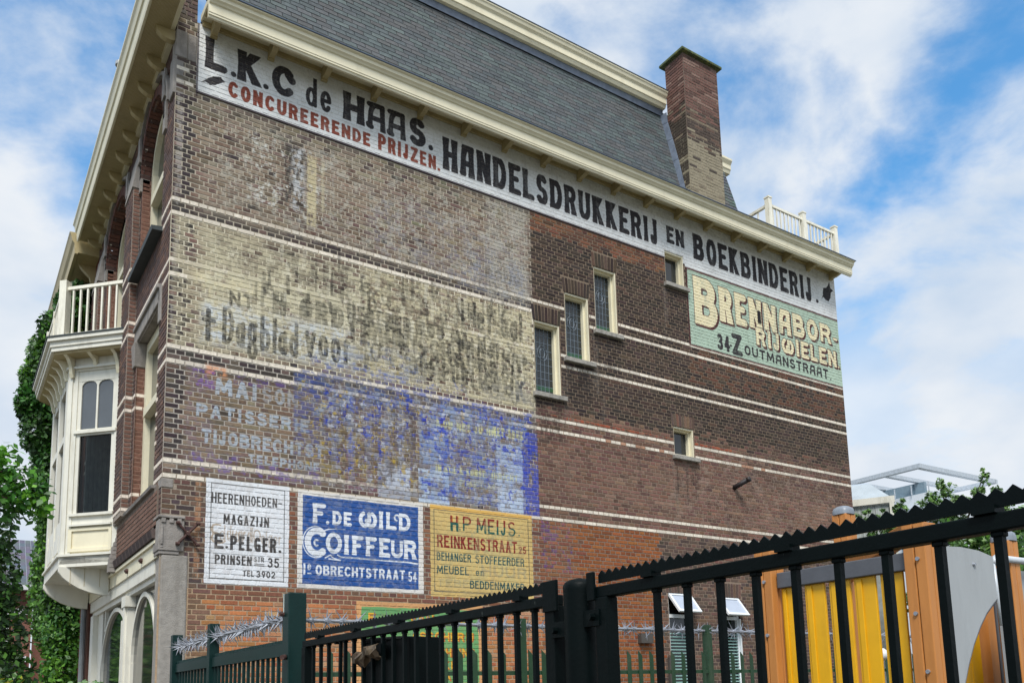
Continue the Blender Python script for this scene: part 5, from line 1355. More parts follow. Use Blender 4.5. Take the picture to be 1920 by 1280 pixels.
# ------------------------------------------------------------ ground
g = MB(); g.v = [(-300, -300, 0), (300, -300, 0), (300, 300, 0), (-300, 300, 0)]; g.face((0, 1, 2, 3)); tag(g.build('ground', mat('ground', lin(84, 84, 72), .9, .6, .25)), kind='structure')
g = MB(); g.box(-2.5, -.02, -6.3, 0.6, .0, .12); g.fr = WALL; 
pv = MB(); pv.v = [(-3.5, -14, .004), (-.3, -14, .004), (-.3, 16, .004), (-3.5, 16, .004)]; pv.face((0, 1, 2, 3)); tag(pv.build('pavement', mat('pavement', lin(112, 104, 98), .9, 5, .2)), kind='structure')

# ------------------------------------------------------------ foliage helpers
def leaf_mesh(name, blobs, n, size, mt, seed, cols, droop=.0, aspect=1.7, shell=.55, cup=.0):
    g = np.random.default_rng(seed); W = np.array([b[3] * b[4] + b[4] * b[5] + b[3] * b[5] for b in blobs]); W = W / W.sum()
    idx = g.choice(len(blobs), n, p=W); B = np.array(blobs)[idx]
    v = g.normal(size=(n, 3)); v /= np.linalg.norm(v, axis=1)[:, None]; rr = (shell + (1 - shell) * g.random(n))[:, None]
    P = B[:, :3] + v * rr * B[:, 3:6]
    nrm = v * .5 + g.normal(size=(n, 3)) * .8 + np.array([-.2, -.4, .7]); nrm /= np.linalg.norm(nrm, axis=1)[:, None]
    a = np.cross(nrm, g.normal(size=(n, 3))); a /= np.linalg.norm(a, axis=1)[:, None]; a[:, 2] -= droop; a /= np.linalg.norm(a, axis=1)[:, None]
    b = np.cross(nrm, a); b /= np.linalg.norm(b, axis=1)[:, None]
    s = size * (.6 + .8 * g.random(n))[:, None]
    A = P + a * s * aspect / 2; Bq = P + b * s / 2 + a * s * .15; Cq = P - a * s * aspect / 2; D = P - b * s / 2 + a * s * .15
    V = np.stack([A, Bq, Cq, D], 1).reshape(-1, 3); F = np.arange(n * 4).reshape(-1, 4)
    me = bpy.data.meshes.new(name); me.from_pydata(V.tolist(), [], F.tolist()); me.materials.append(mt)
    at = me.attributes.new('bc', 'FLOAT_COLOR', 'FACE'); arr = np.ones((n, 4), np.float32); cc = np.array(cols)
    # clumps share a tone
    ci = (idx * 7 + g.integers(0, 2, n)) % len(cc); arr[:, :3] = cc[ci] * (.7 + .6 * g.random(n))[:, None]; at.data.foreach_set('color', arr.ravel())
    me.update(); return me
def leaf_mat(name, rough=.45, trans=.25):
    m = mat(name, None, rough, 6, .15, attr=True, spec=.4); t = m.node_tree; b = t.nodes['Principled BSDF']; out = t.nodes['Material Output']
    tl = t.nodes.new('ShaderNodeBsdfTranslucent'); at = [n for n in t.nodes if n.bl_idname == 'ShaderNodeAttribute'][0]; t.links.new(at.outputs['Color'], tl.inputs[0])
    ms = t.nodes.new('ShaderNodeMixShader'); ms.inputs[0].default_value = trans; t.links.new(b.outputs[0], ms.inputs[1]); t.links.new(tl.outputs[0], ms.inputs[2]); t.links.new(ms.outputs[0], out.inputs[0]); return m
M_LEAF = leaf_mat('leaf')
M_BARK = mat('bark', lin(92, 80, 66), .9, 12, .3, .8, 40)
def plant(name, loc, label, cat, blobs, n, size, seed, cols, stems, group=None, **k):
    r = thing(name, loc, label, cat, group or ('garden trees behind the yard' if name == 'garden_tree' else None))
    if name == 'garden_tree': 
        gq = random.Random(seed); blobs = blobs + [(b[0] + gq.uniform(-1, 1) * b[3] * 1.5, b[1] + gq.uniform(-1, 1) * b[4] * 1.3, b[2] + gq.uniform(-.8, 1.2) * b[5] * 1.5, b[3] * .35, b[4] * .35, b[5] * .35) for b in blobs for _ in range(4)]
    me = leaf_mesh('crown', blobs, n, size, M_LEAF, seed, cols, **k); o = bpy.data.objects.new('crown', me); COL.objects.link(o); o.parent = r; o.matrix_parent_inverse = parent_inv(r)
    m = MB()
    for a, b, r0, r1 in stems: m.tube(a, b, r0, 7, r1)
    m.build('trunk', M_BARK, r); return r
G_DK = [lin(52, 88, 32), lin(40, 72, 30), lin(66, 104, 36), lin(34, 60, 28)]
G_MD = [lin(74, 122, 40), lin(58, 100, 36), lin(92, 140, 44), lin(48, 84, 34)]
G_BR = [lin(86, 146, 40), lin(110, 168, 48), lin(64, 118, 36)]
# neighbouring house with creeper
NB = thing('neighbouring_house', (0, 6.6, 0), 'red brick row house with broken cream gutter, mostly hidden by creeper', 'building')
m = MB(); m.box(.0, 12, -16.5, -6.5, 0, 10.1, lin(118, 76, 62)); m.build('wall', M_FBRICK, NB)
m = MB(FRONT); m.prof([(.0, 9.98), (.36, 9.98), (.37, 9.95), (.42, 9.95), (.43, 10.15), (.47, 10.2), (.5, 10.32), (.52, 10.36), (.0, 10.40)], 6.42, 16); m.build('gutter', M_CREAMD, NB)
m = MB(FRONT)
for u in (6.9, 7.9, 8.9): m.prof([(.0, 9.98), (.0, 9.6), (.06, 9.58), (.10, 9.75), (.25, 9.9), (.3, 9.98)], u - .05, u + .05)
m.build('gutter_bracket', M_CREAMD, NB)
m = MB(); m.hexa([(.3, -16, 10.35), (11, -16, 10.35), (11, -6.5, 10.35), (.3, -6.5, 10.35), (3, -16, 12.5), (9, -16, 12.5), (9, -6.6, 12.5), (3, -6.6, 12.5)], lin(70, 76, 84)); m.build('roof', M_SLATE, NB)
blobs = [(-.22, 7.3, 9.55, .24, .4, .25), (-.40, 7.3, 9.35, .26, .4, .3), (-.62, 7.35, 8.75, .30, .4, .4), (-.78, 7.4, 8.25, .30, .4, .4), (-.95, 7.45, 7.75, .22, .4, .35), (-.98, 7.45, 7.2, .22, .4, .35), (-.35, 7.3, 9.05, .35, .5, .45), (-.45, 7.4, 8.4, .45, .6, .5), (-.62, 7.4, 7.9, .45, .6, .5), (-.80, 7.45, 7.3, .42, .6, .5), (-.55, 7.5, 7.3, .45, .6, .6), (-.75, 7.4, 6.7, .36, .6, .5), (-.5, 7.4, 6.4, .4, .6, .6),
         (-.48, 7.35, 5.7, .34, .6, .6), (-.42, 7.35, 5.0, .36, .6, .6), (-.35, 7.3, 4.3, .36, .6, .6), (-.25, 7.25, 3.6, .36, .6, .6), (-.2, 7.2, 2.9, .38, .6, .6), (-.18, 7.2, 2.2, .40, .6, .6), (-.15, 7.2, 1.4, .45, .6, .6),
         (-.02, 7.15, 3.6, .25, .6, .8), (.05, 7.1, 2.6, .24, .6, .8), (.05, 7.1, 1.6, .3, .6, .8), (-.3, 8.6, 8.4, .4, .9, .8), (-.4, 9, 6.5, .4, 1, 1.2), (-.3, 9, 4, .4, 1, 1.5)]
plant('creeper', (0, 7.2, 0), 'dense dark green creeper climbing the neighbouring front beside the oriel window', 'climbing plant', blobs, 52000, .056, 5, G_DK + G_MD + [lin(60, 110, 40), lin(46, 92, 34), lin(84, 128, 46)],
      [((.0, 7.2, 0), (-.1, 7.3, 3), .06, .05), ((-.1, 7.3, 3), (-.4, 7.4, 8), .05, .02)], droop=.5)
# near tree branch with oval leaves
bl = [(-1.90, -5.6, 2.80, .13, .2, .10), (-1.86, -5.6, 2.66, .15, .2, .13), (-1.80, -5.6, 2.70, .13, .2, .11), (-1.74, -5.6, 2.60, .10, .15, .10), (-1.68, -5.6, 2.66, .07, .12, .07), (-1.66, -5.6, 2.56, .05, .10, .06), (-1.80, -5.6, 2.55, .12, .15, .10), (-1.95, -5.6, 2.6, .12, .2, .2), (-2.2, -5.7, 2.8, .3, .3, .3), (-2.6, -5.8, 3.0, .5, .5, .5), (-3.2, -6, 3.3, .8, .8, .7)]
plant('street_tree', (-3.4, -6.1, 0), 'bright green leafy branch with oval leaves hanging in front of the creeper', 'tree', bl, 9000, .026, 8, G_BR + [lin(52, 100, 34), lin(44, 84, 30)],
      [((-3.4, -6.1, 0), (-3.3, -6.1, 2.4), .10, .08), ((-3.3, -6.1, 2.4), (-2.2, -5.7, 2.62), .05, .02), ((-2.2, -5.7, 2.62), (-1.70, -5.6, 2.58), .012, .004), ((-2.2, -5.7, 2.62), (-1.75, -5.6, 2.76), .01, .003)], aspect=1.6, shell=.2)
bl = [(-1.62, .2, 3.55, .2, .4, .5), (-1.58, .2, 2.9, .22, .4, .5), (-1.52, .2, 2.35, .26, .4, .5), (-1.45, .2, 1.8, .3, .4, .5), (-1.85, .3, 2.6, .4, .5, 1.0), (-2.2, .3, 2, .5, .5, 1.0)]
plant('garden_shrub', (-1.8, .3, 0), 'dark leafy shrub in front of the distant grey tiled house', 'shrub', bl, 6200, .045, 9, G_DK, [((-1.8, .3, 0), (-1.6, .3, 2.5), .05, .02)])
bl = [(-.93, -1.6, 1.62, .28, .3, .16), (-.75, -1.6, 1.55, .2, .3, .14), (-1.1, -1.6, 1.55, .2, .3, .14), (-.9, -1.6, 1.2, .3, .3, .4)]
plant('low_hedge', (-.93, -1.6, 0), 'small pale green bush top at the foot of the arched shop front', 'bush', bl, 2600, .03, 10, [lin(120, 150, 100), lin(96, 130, 80), lin(140, 165, 120)], [((-.93, -1.6, 0), (-.93, -1.6, 1.3), .03, .01)])
# distant houses on the left
FH = thing('distant_house', (-.6, 19.5, 0), 'distant brick house with grey tiled roof and white window frames behind the shrub', 'building')
m = MB(); m.box(-4.2, .2, -28, -19.6, 0, 5.3, lin(136, 96, 84)); m.build('wall', M_FBRICK, FH)
m = MB()
for r_ in range(14):
    for k in range(30):
        u = -4.3 + k * .16; z = 5.2 + r_ * .125; d = -19.4 - r_ * .14
        m.hexa([(u, d, z), (u + .15, d, z), (u + .15, d + .03, z), (u, d + .03, z), (u, d - .15, z + .14), (u + .15, d - .15, z + .14), (u + .15, d - .12, z + .14), (u, d - .12, z + .14)], tuple(q * rs.uniform(.8, 1.15) for q in lin(92, 96, 108)))
m.build('roof', M_SLATE, FH)
m = MB()
for z in (4.35, 2.9): m.box(-3.0, .1, -19.6, -19.52, z, z + .18)
for u in (-.95, -2.0): m.box(u, u + .55, -19.6, -19.54, 2.0, 4.2)
m.box(-4.2, .3, -19.5, -19.2, 5.08, 5.22)
FHW = m.build('window_frame', M_WHITE, FH); m = MB()
for u in (-.95, -2.0): m.box(u + .08, u + .47, -19.54, -19.53, 2.1, 4.1)
m.build('pane', M_GLASS, FH)
bl = [(-1.1, 16, 2.5, .9, .9, 1.2), (-2.3, 16, 3.2, 1, 1, 1.6), (-.5, 15, 1.6, .6, .6, .8)]
plant('yellow_green_tree', (-1.5, 16, 0), 'small yellow-green garden tree between the creeper and the distant tiled house', 'tree', bl, 5200, .10, 12, G_MD + [lin(170, 170, 60)], [((-1.5, 16, 0), (-1.3, 16, 2.5), .08, .03)])
m = MB(); m.tube((.10, 5.35, 10.3), (.08, 5.34, 13.3), .07, 10); m.tube((.08, 5.34, 13.3), (.08, 5.34, 13.36), .10, 10); m.build('flue', mat('zinc_flue', lin(170, 172, 172), .4, metal=.3), ROOF)

# ------------------------------------------------------------ right background
MOD = thing('modern_building', (50, 20, 0), 'white modern apartment building with thin projecting flat roof behind the light green trees', 'building')
M_MW = mat('render_white', lin(206, 212, 218), .6, 1, .04); M_MG = mat('roof_edge_grey', lin(176, 184, 192), .5); M_MGL = glassy('pale_glass', lin(110, 130, 142), .1)
MF = Frame((51.8, 20.5, 0), (.02, 1, 0), (-1, .02, 0))      # long side runs away from the camera, front faces -x
MR = Frame((51.8, 20.5, 0), (1, -.02, 0), (0, -1, 0))
m = MB(MF); m.box(2.2, 16, -14, -4.0, 0, 15.0); MWALL = m.build('wall', M_MW, MOD)
m = MB(MF); m.box(1.2, 16, -14, -3.2, 14.0, 14.9); m.build('parapet', M_MW, MOD)
m = MB(MF); m.box(-.6, 16, -13, -2.0, 0, 12.6); m.box(-.8, 16, -13.2, -1.8, 12.6, 13.0); m.build('wall', M_MW, MOD)
m = MB(MF)
m.box(0, 16, -.35, 0, 15.9, 16.2); m.box(0, .35, -9.4, -.35, 15.9, 16.2); m.box(0, 16, -9.7, -9.35, 15.9, 16.2); 
for k in range(1, 6): m.box(k * 2.6, k * 2.6 + .3, -9.4, -.35, 15.92, 16.18)
m.build('roof_beam', M_MG, MOD)
m = MB(MF)
for k in range(5): m.box(3 + k * 2.6, 4.9 + k * 2.6, -3.98, -3.9, 15.0, 15.85)
m.box(2.2, 16, -4.3, -4.0, 15.0, 15.9); m.build('window_light', M_MGL, MOD)
m = MB(MF)
for k in range(8): m.box(.1 + k * 1.8, 1.2 + k * 1.8, -1.99, -1.9, 10.4, 12.2)
m.build('window_light', M_MGL, MOD)
m = MB(MF)
for k in range(11): m.box(1.3 + k * 1.3, 1.36 + k * 1.3, -3.1, -3.04, 14.9, 15.6)
m.build('parapet_post', M_MG, MOD)

SHD = thing('garden_shed', (16.4, 1.4, 0), 'pale weathered board shed with white trim between building and tree', 'shed')
fs_ = Frame((16.2, 1.9, 0), (.50, -.866, 0), (-.866, -.5, 0))
m = MB(fs_); m.box(-.5, .95, -2.5, 0, 0, 5.85); SW = m.build('wall', mat('shed_backing', lin(150, 154, 150), .8), SHD)
m = MB(fs_)
for k in range(9): m.box(-.48 + k * .155, -.335 + k * .155, .002, .022 + .004 * (k % 2), 4.2, 5.84)
m.build('plank', mat('weathered_planks', lin(166, 172, 168), .8, 20, .25, .3, 30, stretch=(1, 1, .2)), SHD)
m = MB(fs_); m.box(-.5, 1.05, .02, .10, 5.86, 6.02); m.box(.93, 1.03, .02, .10, 4.0, 5.86); m.build('trim', M_CREAM2, SHD)
m = MB(fs_); m.hexa([(-.6, -1.4, 6.02), (.95, -1.4, 6.02), (.95, .06, 6.02), (-.6, .06, 6.02), (-.6, -1.5, 6.75), (.4, -1.5, 6.75), (.5, -.5, 6.5), (-.6, -.5, 6.5)]); m.build('roof_light', glassy('rooflight', lin(170, 180, 186), .2), SHD)
SC = thing('small_brick_chimney', (13.2, .2, 0), 'small dark brick chimney stub rising beside the pale board shed', 'chimney')
m = MB()
for c in range(30):
    for k in range(3): m.box(13.62 + k * .13, 13.74 + k * .13, -1.2, -.75 + .003 * (c % 3), 4.4 + c * .055, 4.446 + c * .055, tuple(q * rs.uniform(.75, 1.15) for q in lin(96, 66, 58)))
m.build('brickwork', M_FBRICK, SC, kind='stuff'); m = MB(); m.box(13.58, 14.04, -1.25, -.70, 6.05, 6.10); m.build('cap', M_STONE, SC); m = MB(); m.box(13.63, 14.0, -1.19, -.76, 0, 6.04); m.build('core', M_DARK, SC)

tcol = [lin(104, 140, 70), lin(84, 120, 58), lin(120, 152, 84), lin(66, 98, 50)]
def loose(seed, c, r, n, k):
    g = random.Random(seed); out = []
    for i in range(n): out.append((c[0] + g.uniform(-r[0], r[0]), c[1] + g.uniform(-r[1], r[1]), c[2] + g.uniform(-r[2], r[2]), k * g.uniform(.6, 1.3), k * g.uniform(.6, 1.3), k * g.uniform(.5, 1.1)))
    return out
bl = loose(1, (15.6, -1.0, 4.9), (.45, .8, .5), 22, .17) + [(15.45, -.85, 5.75, .10, .10, .14), (15.5, -.98, 5.55, .12, .12, .12), (15.42, -.7, 5.45, .12, .12, .1), (15.85, -1.55, 5.78, .10, .12, .14), (15.8, -1.45, 5.55, .13, .12, .10), (15.6, -1.1, 5.35, .22, .2, .12), (15.7, -1.3, 5.25, .2, .2, .15), (15.95, -1.75, 5.5, .12, .1, .08), (16.0, -1.9, 4.6, .4, .5, .3)]
plant('garden_tree', (15.6, -1.0, 0), 'taller light green garden tree in front of the white modern building', 'tree', bl, 5600, .048, 31, tcol, [((15.6, -1, 0), (15.6, -1, 4.4), .10, .06), ((15.6, -1, 4.4), (15.45, -.85, 5.7), .03, .01), ((15.6, -1, 4.4), (15.85, -1.5, 5.7), .03, .01), ((15.6, -1, 4.6), (16, -2, 4.6), .03, .01)], group=None)
bl = loose(2, (14.9, .0, 4.8), (.4, .5, .32), 12, .15) + [(14.75, .25, 5.1, .15, .2, .12), (15.0, -.15, 5.3, .14, .16, .12)]
plant('garden_tree', (14.9, 0, 0), 'lower light green garden tree beside the pale board shed', 'tree', bl, 2400, .055, 32, tcol, [((14.9, 0, 0), (14.9, 0, 4.6), .08, .04), ((14.9, 0, 4.6), (14.8, .2, 5.1), .03, .01)])
bl = loose(3, (13.2, -2.7, 3.3), (.9, .7, .6), 20, .45)
plant('garden_tree', (13.2, -2.7, 0), 'dense green bush filling the gap behind the grey play panel', 'tree', bl, 7000, .08, 33, G_MD + tcol, [((13.2, -2.7, 0), (13.2, -2.7, 3.2), .10, .05)])
# tree growth inside the yard, behind palisade at right
BWL = thing('grey_backyard_house', (17, -4, 0), 'grey plastered house wall glimpsed between gate rail and grey play panel', 'building')
m = MB(Frame((17.5, -3.0, 0), (.5, -.866, 0), (-.866, -.5, 0))); m.box(.2, 6, -5, 0, 0, 4.75); m.build('wall', mat('grey_render', lin(120, 116, 112), .85, 3, .1), BWL)
m = MB(Frame((17.5, -3.0, 0), (.5, -.866, 0), (-.866, -.5, 0))); m.box(.1, 6.1, -5.1, .12, 4.75, 4.87); m.build('roof_edge', M_CREAM2, BWL)

# ------------------------------------------------------------ palisade behind: fence along the yard (y = -5.3)
M_GRN = mat('dark_green_metal', lin(30, 62, 40), .45, 10, .12, .1, 50, dirt=(lin(86, 96, 80), .35, 14))
M_TEAL = mat('teal_green_metal', lin(10, 40, 38), .42, 10, .12, .1, 50, spec=.25, dirt=(lin(110, 122, 116), .7, 30, .68))
M_BLKG = mat('black_green_metal', (.0010, .0034, .0036), .5, 12, .18, .12, 60, spec=.10, dirt=(lin(96, 104, 100), .75, 34, .69))
M_GALV = mat('galvanised_steel', lin(160, 164, 172), .42, 20, .15, .2, 60, metal=.55)
star = MB()
def star_mesh(seed, rot):
    g = random.Random(seed); m = MB()
    for k in range(7):
        a = 2 * math.pi * k / 7 + g.uniform(-.2, .2) + rot; tilt = g.uniform(-.035, .035)
        if g.random() < .12: continue
        ca_, sa_ = math.cos(a), math.sin(a); L = .098 * g.uniform(.75, 1.1); i = len(m.v)
        tx, tz = -sa_, ca_
        m.v += [(-.004, .016 * ca_ + tx * .008, .016 * sa_ + tz * .008), (-.004, .016 * ca_ - tx * .008, .016 * sa_ - tz * .008), (.006, .016 * ca_, .016 * sa_), (tilt, L * ca_, L * sa_)]
        m.face((i, i+1, i+3)); m.face((i+1, i+2, i+3)); m.face((i+2, i, i+3)); m.face((i, i+2, i+1))
    for k in range(6):
        pass
    m.tube((-.02, 0, 0), (.02, 0, 0), .018, 8)
    return m.mesh('spike_star', M_GALV)
STARS = [star_mesh(s, s * .31) for s in range(6)]
def roller(parent, a, b, pitch):
    a = Vector(a); b = Vector(b); L = (b - a).length; n = int(L / pitch); d = (b - a).normalized(); inv = parent_inv(parent)
    m = MB(); m.tube(a, b, .011, 8); m.build('roller_shaft', M_GALV, parent)
    ang = math.atan2(d.y, d.x); g = random.Random(n)
    for k in range(n):
        o = bpy.data.objects.new('spike_star', STARS[g.randrange(6)]); COL.objects.link(o); o.parent = parent; o.matrix_parent_inverse = inv
        o.location = a + d * (k + .5 + g.uniform(-.15, .15)) * pitch; o.rotation_euler = (g.uniform(0, 6.28), 0, ang)
YB = -5.3
PF = thing('palisade_fence', (1.5, YB, 0), 'green palisade fence with pointed pales under a spike roller, parallel to the painted wall', 'fence')
for x in (1.5, 3.45, 5.4, 7.35):
    m = MB(); m.box(x - .03, x + .03, -YB - .03, -YB + .03, 0, 2.105); m.build('post', M_GRN, PF, bevel=.004)
m = MB(); m.box(-.16, 8.2, -YB + .0, -YB + .025, 1.69, 1.72); m.box(-.16, 8.2, -YB, -YB + .025, .3, .33); m.build('rail', M_GRN, PF)
pale = MB(); pale.v = []; 
for d_ in (YB - .034, YB - .028):
    for u, z in ((-.02, .1), (.02, .1), (.02, 1.835), (-.02, 1.875)): pale.v.append((u, d_, z))
pale.face((0, 1, 2, 3)); pale.face((7, 6, 5, 4)); pale.face((0, 4, 5, 1)); pale.face((1, 5, 6, 2)); pale.face((2, 6, 7, 3)); pale.face((3, 7, 4, 0))
pm = pale.mesh('pale', M_GRN)
for k in range(66):
    x = .0 + k * .12
    if min(abs(x - q) for q in (1.5, 3.45, 5.4, 7.35)) < .035: continue
    o = bpy.data.objects.new('pale', pm); COL.objects.link(o); o.parent = PF; o.matrix_parent_inverse = parent_inv(PF); o.location = (x, 0, 0)
roller(PF, (-.16, YB, 2.048), (8.0, YB, 2.06), .105)

# fence along the pavement, from square post to the building
XF = -.225
SFN = thing('street_fence', (XF, -3.7, 0), 'dark green bar fence with spike roller between the tall square post and stone pillar', 'fence')
FF = Frame((XF, 0, 0), (0, 1, 0), (-1, 0, 0))
for y, w, h in ((-2.08, .045, 2.18), (-3.38, .04, 2.18)):
    m = MB(); m.box(XF - w, XF + w, -y - w, -y + w, 0, h); m.build('post', M_TEAL, SFN, bevel=.004)
m = MB(FF); m.box(-5.24, -3.42, -.02, .02, 1.83, 1.905); m.box(-3.34, -2.12, -.02, .02, 1.83, 1.905); m.build('rail', M_TEAL, SFN)
for ya_, yb_ in ((-5.22, -3.44), (-3.33, -2.14)):
    n_ = int((yb_ - ya_) / .036); P_ = [(ya_, 1.9), (yb_, 1.9)]
    for k in range(n_, 0, -1): P_ += [(ya_ + (yb_ - ya_) * k / n_, 1.905), (ya_ + (yb_ - ya_) * (k - .5) / n_, 1.935)]
    P_.append((ya_, 1.905)); m = MB(FF); m.plate(P_, -.006, .006); m.build('sawtooth_strip', M_TEAL, SFN)
bar = MB(); bar.box(-.010, .010, -.010, .010, .1, 1.83); barm = bar.mesh('bar', M_TEAL)
k = 0; y = -5.12
while y < -2.15:
    if not -3.45 < y < -3.31:
        o = bpy.data.objects.new('bar', barm); COL.objects.link(o); o.parent = SFN; o.matrix_parent_inverse = parent_inv(SFN); o.location = (XF, y, 0)
    y += .11
roller(SFN, (XF, -2.06, 2.065), (XF, -5.22, 2.068), .062)
CP = thing('square_post', (XF, -5.3, 0), 'tall dark green square post with white paint run between fence and gate', 'post')
m = MB(); m.box(XF - .058, XF + .058, 5.242, 5.358, 0, 2.215); m.build('post_tube', M_TEAL, CP, bevel=.006)
m = MB(); m.box(XF - .062, XF - .0585, 5.27, 5.275, 2.09, 2.215); m.build('white_paint_run', mat('white_drip', lin(206, 214, 210), .5), CP)
m = MB(); m.tube((XF - .058, -5.27, 2.085), (XF - .085, -5.27, 2.085), .014, 8); m.tube((XF - .058, -5.31, 1.815), (XF - .10, -5.37, 1.81), .016, 8); m.build('bolt', M_IRON, CP)

# double gate
def gate(name, ya, yb, bars, label, plate, stile_end, tooth0):
    # ya > yb (towards the camera is more negative)
    g = thing(name, (XF, ya, 0), label, 'gate', 'leaves of the double gate')
    m = MB(FF); m.box(min(ya, yb), max(ya, yb), -.02, .02, 1.863, 1.902); m.box(min(ya, yb), max(ya, yb), -.02, .02, .12, .16); m.build('rail', M_BLKG, g, bevel=.004)
    for y in stile_end:
        m = MB(FF); m.box(y - .03, y + .03, -.025, .025, .08, 1.864); m.build('stile', M_BLKG, g, bevel=.004)
    bm = MB(); bm.box(-.009, .009, -.009, .009, .16, 1.864); bme = bm.mesh('bar', M_BLKG)
    for y in bars:
        o = bpy.data.objects.new('bar', bme); COL.objects.link(o); o.parent = g; o.matrix_parent_inverse = parent_inv(g); o.location = (XF, y, 0)
        if abs(y + 5.95) < .06: o.rotation_euler = (.03, 0, 0)
    wb = MB(FF)
    for y in bars: wb.box(y - .013, y + .013, -.013, .013, 1.852, 1.8635)
    wb.build('weld_beads', M_BLKG, g, bevel=.003, kind='stuff')
    # sawtooth strip: one plate with teeth
    y0, y1 = min(ya, yb) + .03, max(ya, yb) - .03
    n = int((y1 - y0) / .0358); P = [(y0, 1.912), (y1, 1.912)]
    for k in range(n, -1, -1):
        yy = y0 + (y1 - y0) * k / n; P.append((yy, 1.939)); 
        if k > 0: P.append((yy - (y1 - y0) / n / 2, 1.9545 + random.uniform(-.001, .001)))
    m = MB(FF); m.plate(P, .012, .018)
    m.build('sawtooth_strip', M_BLKG, g)
    q = MB(FF); yy = y0 + .18
    while yy < y1: q.box(yy, yy + .05, -.012, .03, 1.902, 1.918); yy += .52
    q.build('strip_bracket', M_BLKG, g)
    q = MB(FF); q.box(plate[0], plate[1], .021, .033, plate[2], plate[3]); q.build('end_plate', M_BLKG, g, bevel=.003)
    return g
gl_ = gate('gate_leaf', -5.50, -8.075, [-7.92 + .12 * k for k in range(20)], 'black-green barred gate leaf between square and round posts, lock box behind its bars', (-8.10, -8.015, 1.84, 1.952), [-5.53, -8.045], 0)
gr_ = gate('gate_leaf', -8.29, -11.4, [-8.58 - .13 * k for k in range(0, 21)], 'black-green barred gate leaf with sawtooth strip standing in front of the orange climbing tower', (-8.31, -8.272, 1.855, 1.952), [-8.335, -11.37], 0)
GP = thing('round_gate_post', (XF, -8.195, 0), 'thick black-green round post with domed cap between the two gate leaves', 'post')
m = MB(); m.lathe((XF, -8.195, 0), [(.058, 0), (.058, 1.905), (.0585, 1.918), (.052, 1.930), (.036, 1.939), (.014, 1.9435), (.001, 1.944)], 28); m.build('post_tube', M_BLKG, GP, smooth=True)
m = MB(FF); m.box(-8.14, -8.06, .0, .03, 1.745, 1.80); m.box(-8.33, -8.25, .0, .03, 1.77, 1.825); m.tube((XF - .03, -8.09, 1.77), (XF - .05, -8.09, 1.77), .012, 8); m.tube((XF - .03, -8.30, 1.80), (XF - .05, -8.30, 1.80), .012, 8); m.build('hinge', M_BLKG, GP)
# lock box with torn cover
LB = thing('lock_box', (XF + .1, -6.5, 0), 'dark metal box with torn crumpled cover behind the bars of the left gate leaf', 'box')
m = MB(); m.box(XF + .035, XF + .20, 6.28, 6.82, 1.2, 1.84); m.build('box_body', M_BLKG, LB, bevel=.006)
m = MB(); m.hexa([(XF + .022, 6.27, 1.835), (XF + .20, 6.27, 1.835), (XF + .20, 6.73, 1.835), (XF + .022, 6.73, 1.835), (XF + .04, 6.30, 1.865), (XF + .18, 6.30, 1.865), (XF + .18, 6.70, 1.85), (XF + .04, 6.70, 1.85)]); m.build('lid', M_BLKG, LB)
cg = random.Random(77); m = MB(); nx, ny = 8, 5; base = len(m.v)
for a in range(nx + 1):
    for b in range(ny + 1):
        m.v.append((XF + .01 - .05 * math.sin(b / ny * 2.6) + cg.uniform(-.010, .010), -6.30 - .30 * a / nx + cg.uniform(-.010, .010), 1.715 + .07 * b / ny + .04 * a / nx - .03 * math.sin(a) * .3 + cg.uniform(-.01, .01)))
for a in range(nx):
    for b in range(ny): i = a * (ny + 1) + b; m.face((i, i+1, i+ny+2, i+ny+1))
o = m.build('torn_cover', mat('torn_metal', lin(92, 78, 60), .45, 12, .5, .5, 40, metal=.3, dirt=(lin(46, 28, 20), 1.0, 14)), LB)
so = o.modifiers.new('thick', 'SOLIDIFY'); so.thickness = .004

# ------------------------------------------------------------ playground tower
PT = thing('climbing_tower', (3.2, -7.0, 0), 'playground climbing tower with orange posts, yellow boards and grey panels behind the gate', 'playground equipment')
M_OR = mat('orange_recycled_post', lin(188, 124, 62), .5, 14, .1, .15, 40, stretch=(1, 1, .1), dirt=(lin(150, 92, 44), .35, 10))
M_YE = mat('yellow_board', lin(224, 168, 12), .45, 6, .06, .05, 30, dirt=(lin(170, 120, 20), .3, 10))
M_GB = mat('grey_beam', lin(84, 86, 92), .5, 10, .12, .1, 40)
M_GP = mat('light_grey_panel', lin(158, 162, 164), .45, 5, .05, .05, 60, dirt=(lin(132, 136, 138), .4, 12), stretch=(1, 1, .3))
def post(x, y, h, cap=True, s=.068):
    m = MB()
    for a, b in ((-1, -1), (1, -1), (1, 1), (-1, 1)):
        cx, cy = x + a * s * .52, y + b * s * .52; m.box(cx - s * .48, cx + s * .48, -cy - s * .48, -cy + s * .48, 0, h)
    m.box(x - s * .3, x + s * .3, -y - s * .3, -y + s * .3, 0, h - .01)
    o = m.build('post', M_OR, PT, bevel=.006)
    if cap:
        c_ = MB(); n = 6
        P = [(s * 1.12, 0), (s * 1.12, .03), (s * 1.0, .055), (s * .6, .072), (0.001, .078)]
        base = len(c_.v)
        for r_, z in P:
            for k in range(16):
                t = 2 * math.pi * (k + .5) / 16; q = max(abs(math.cos(t)), abs(math.sin(t))); qq = r_ / (q ** .75)
                c_.v.append((x + qq * math.cos(t), y + qq * math.sin(t), h + z))
        for a in range(len(P) - 1):
            for k in range(16): j = (k + 1) % 16; c_.face((a*16+k, a*16+j, (a+1)*16+j, (a+1)*16+k))
        c_.build('post_cap', mat('grey_cap', lin(128, 136, 146), .4), o, smooth=True)
    return o
XP = 2.62
post(XP, -7.78, 2.47, False); post(XP, -6.69, 2.47, False)
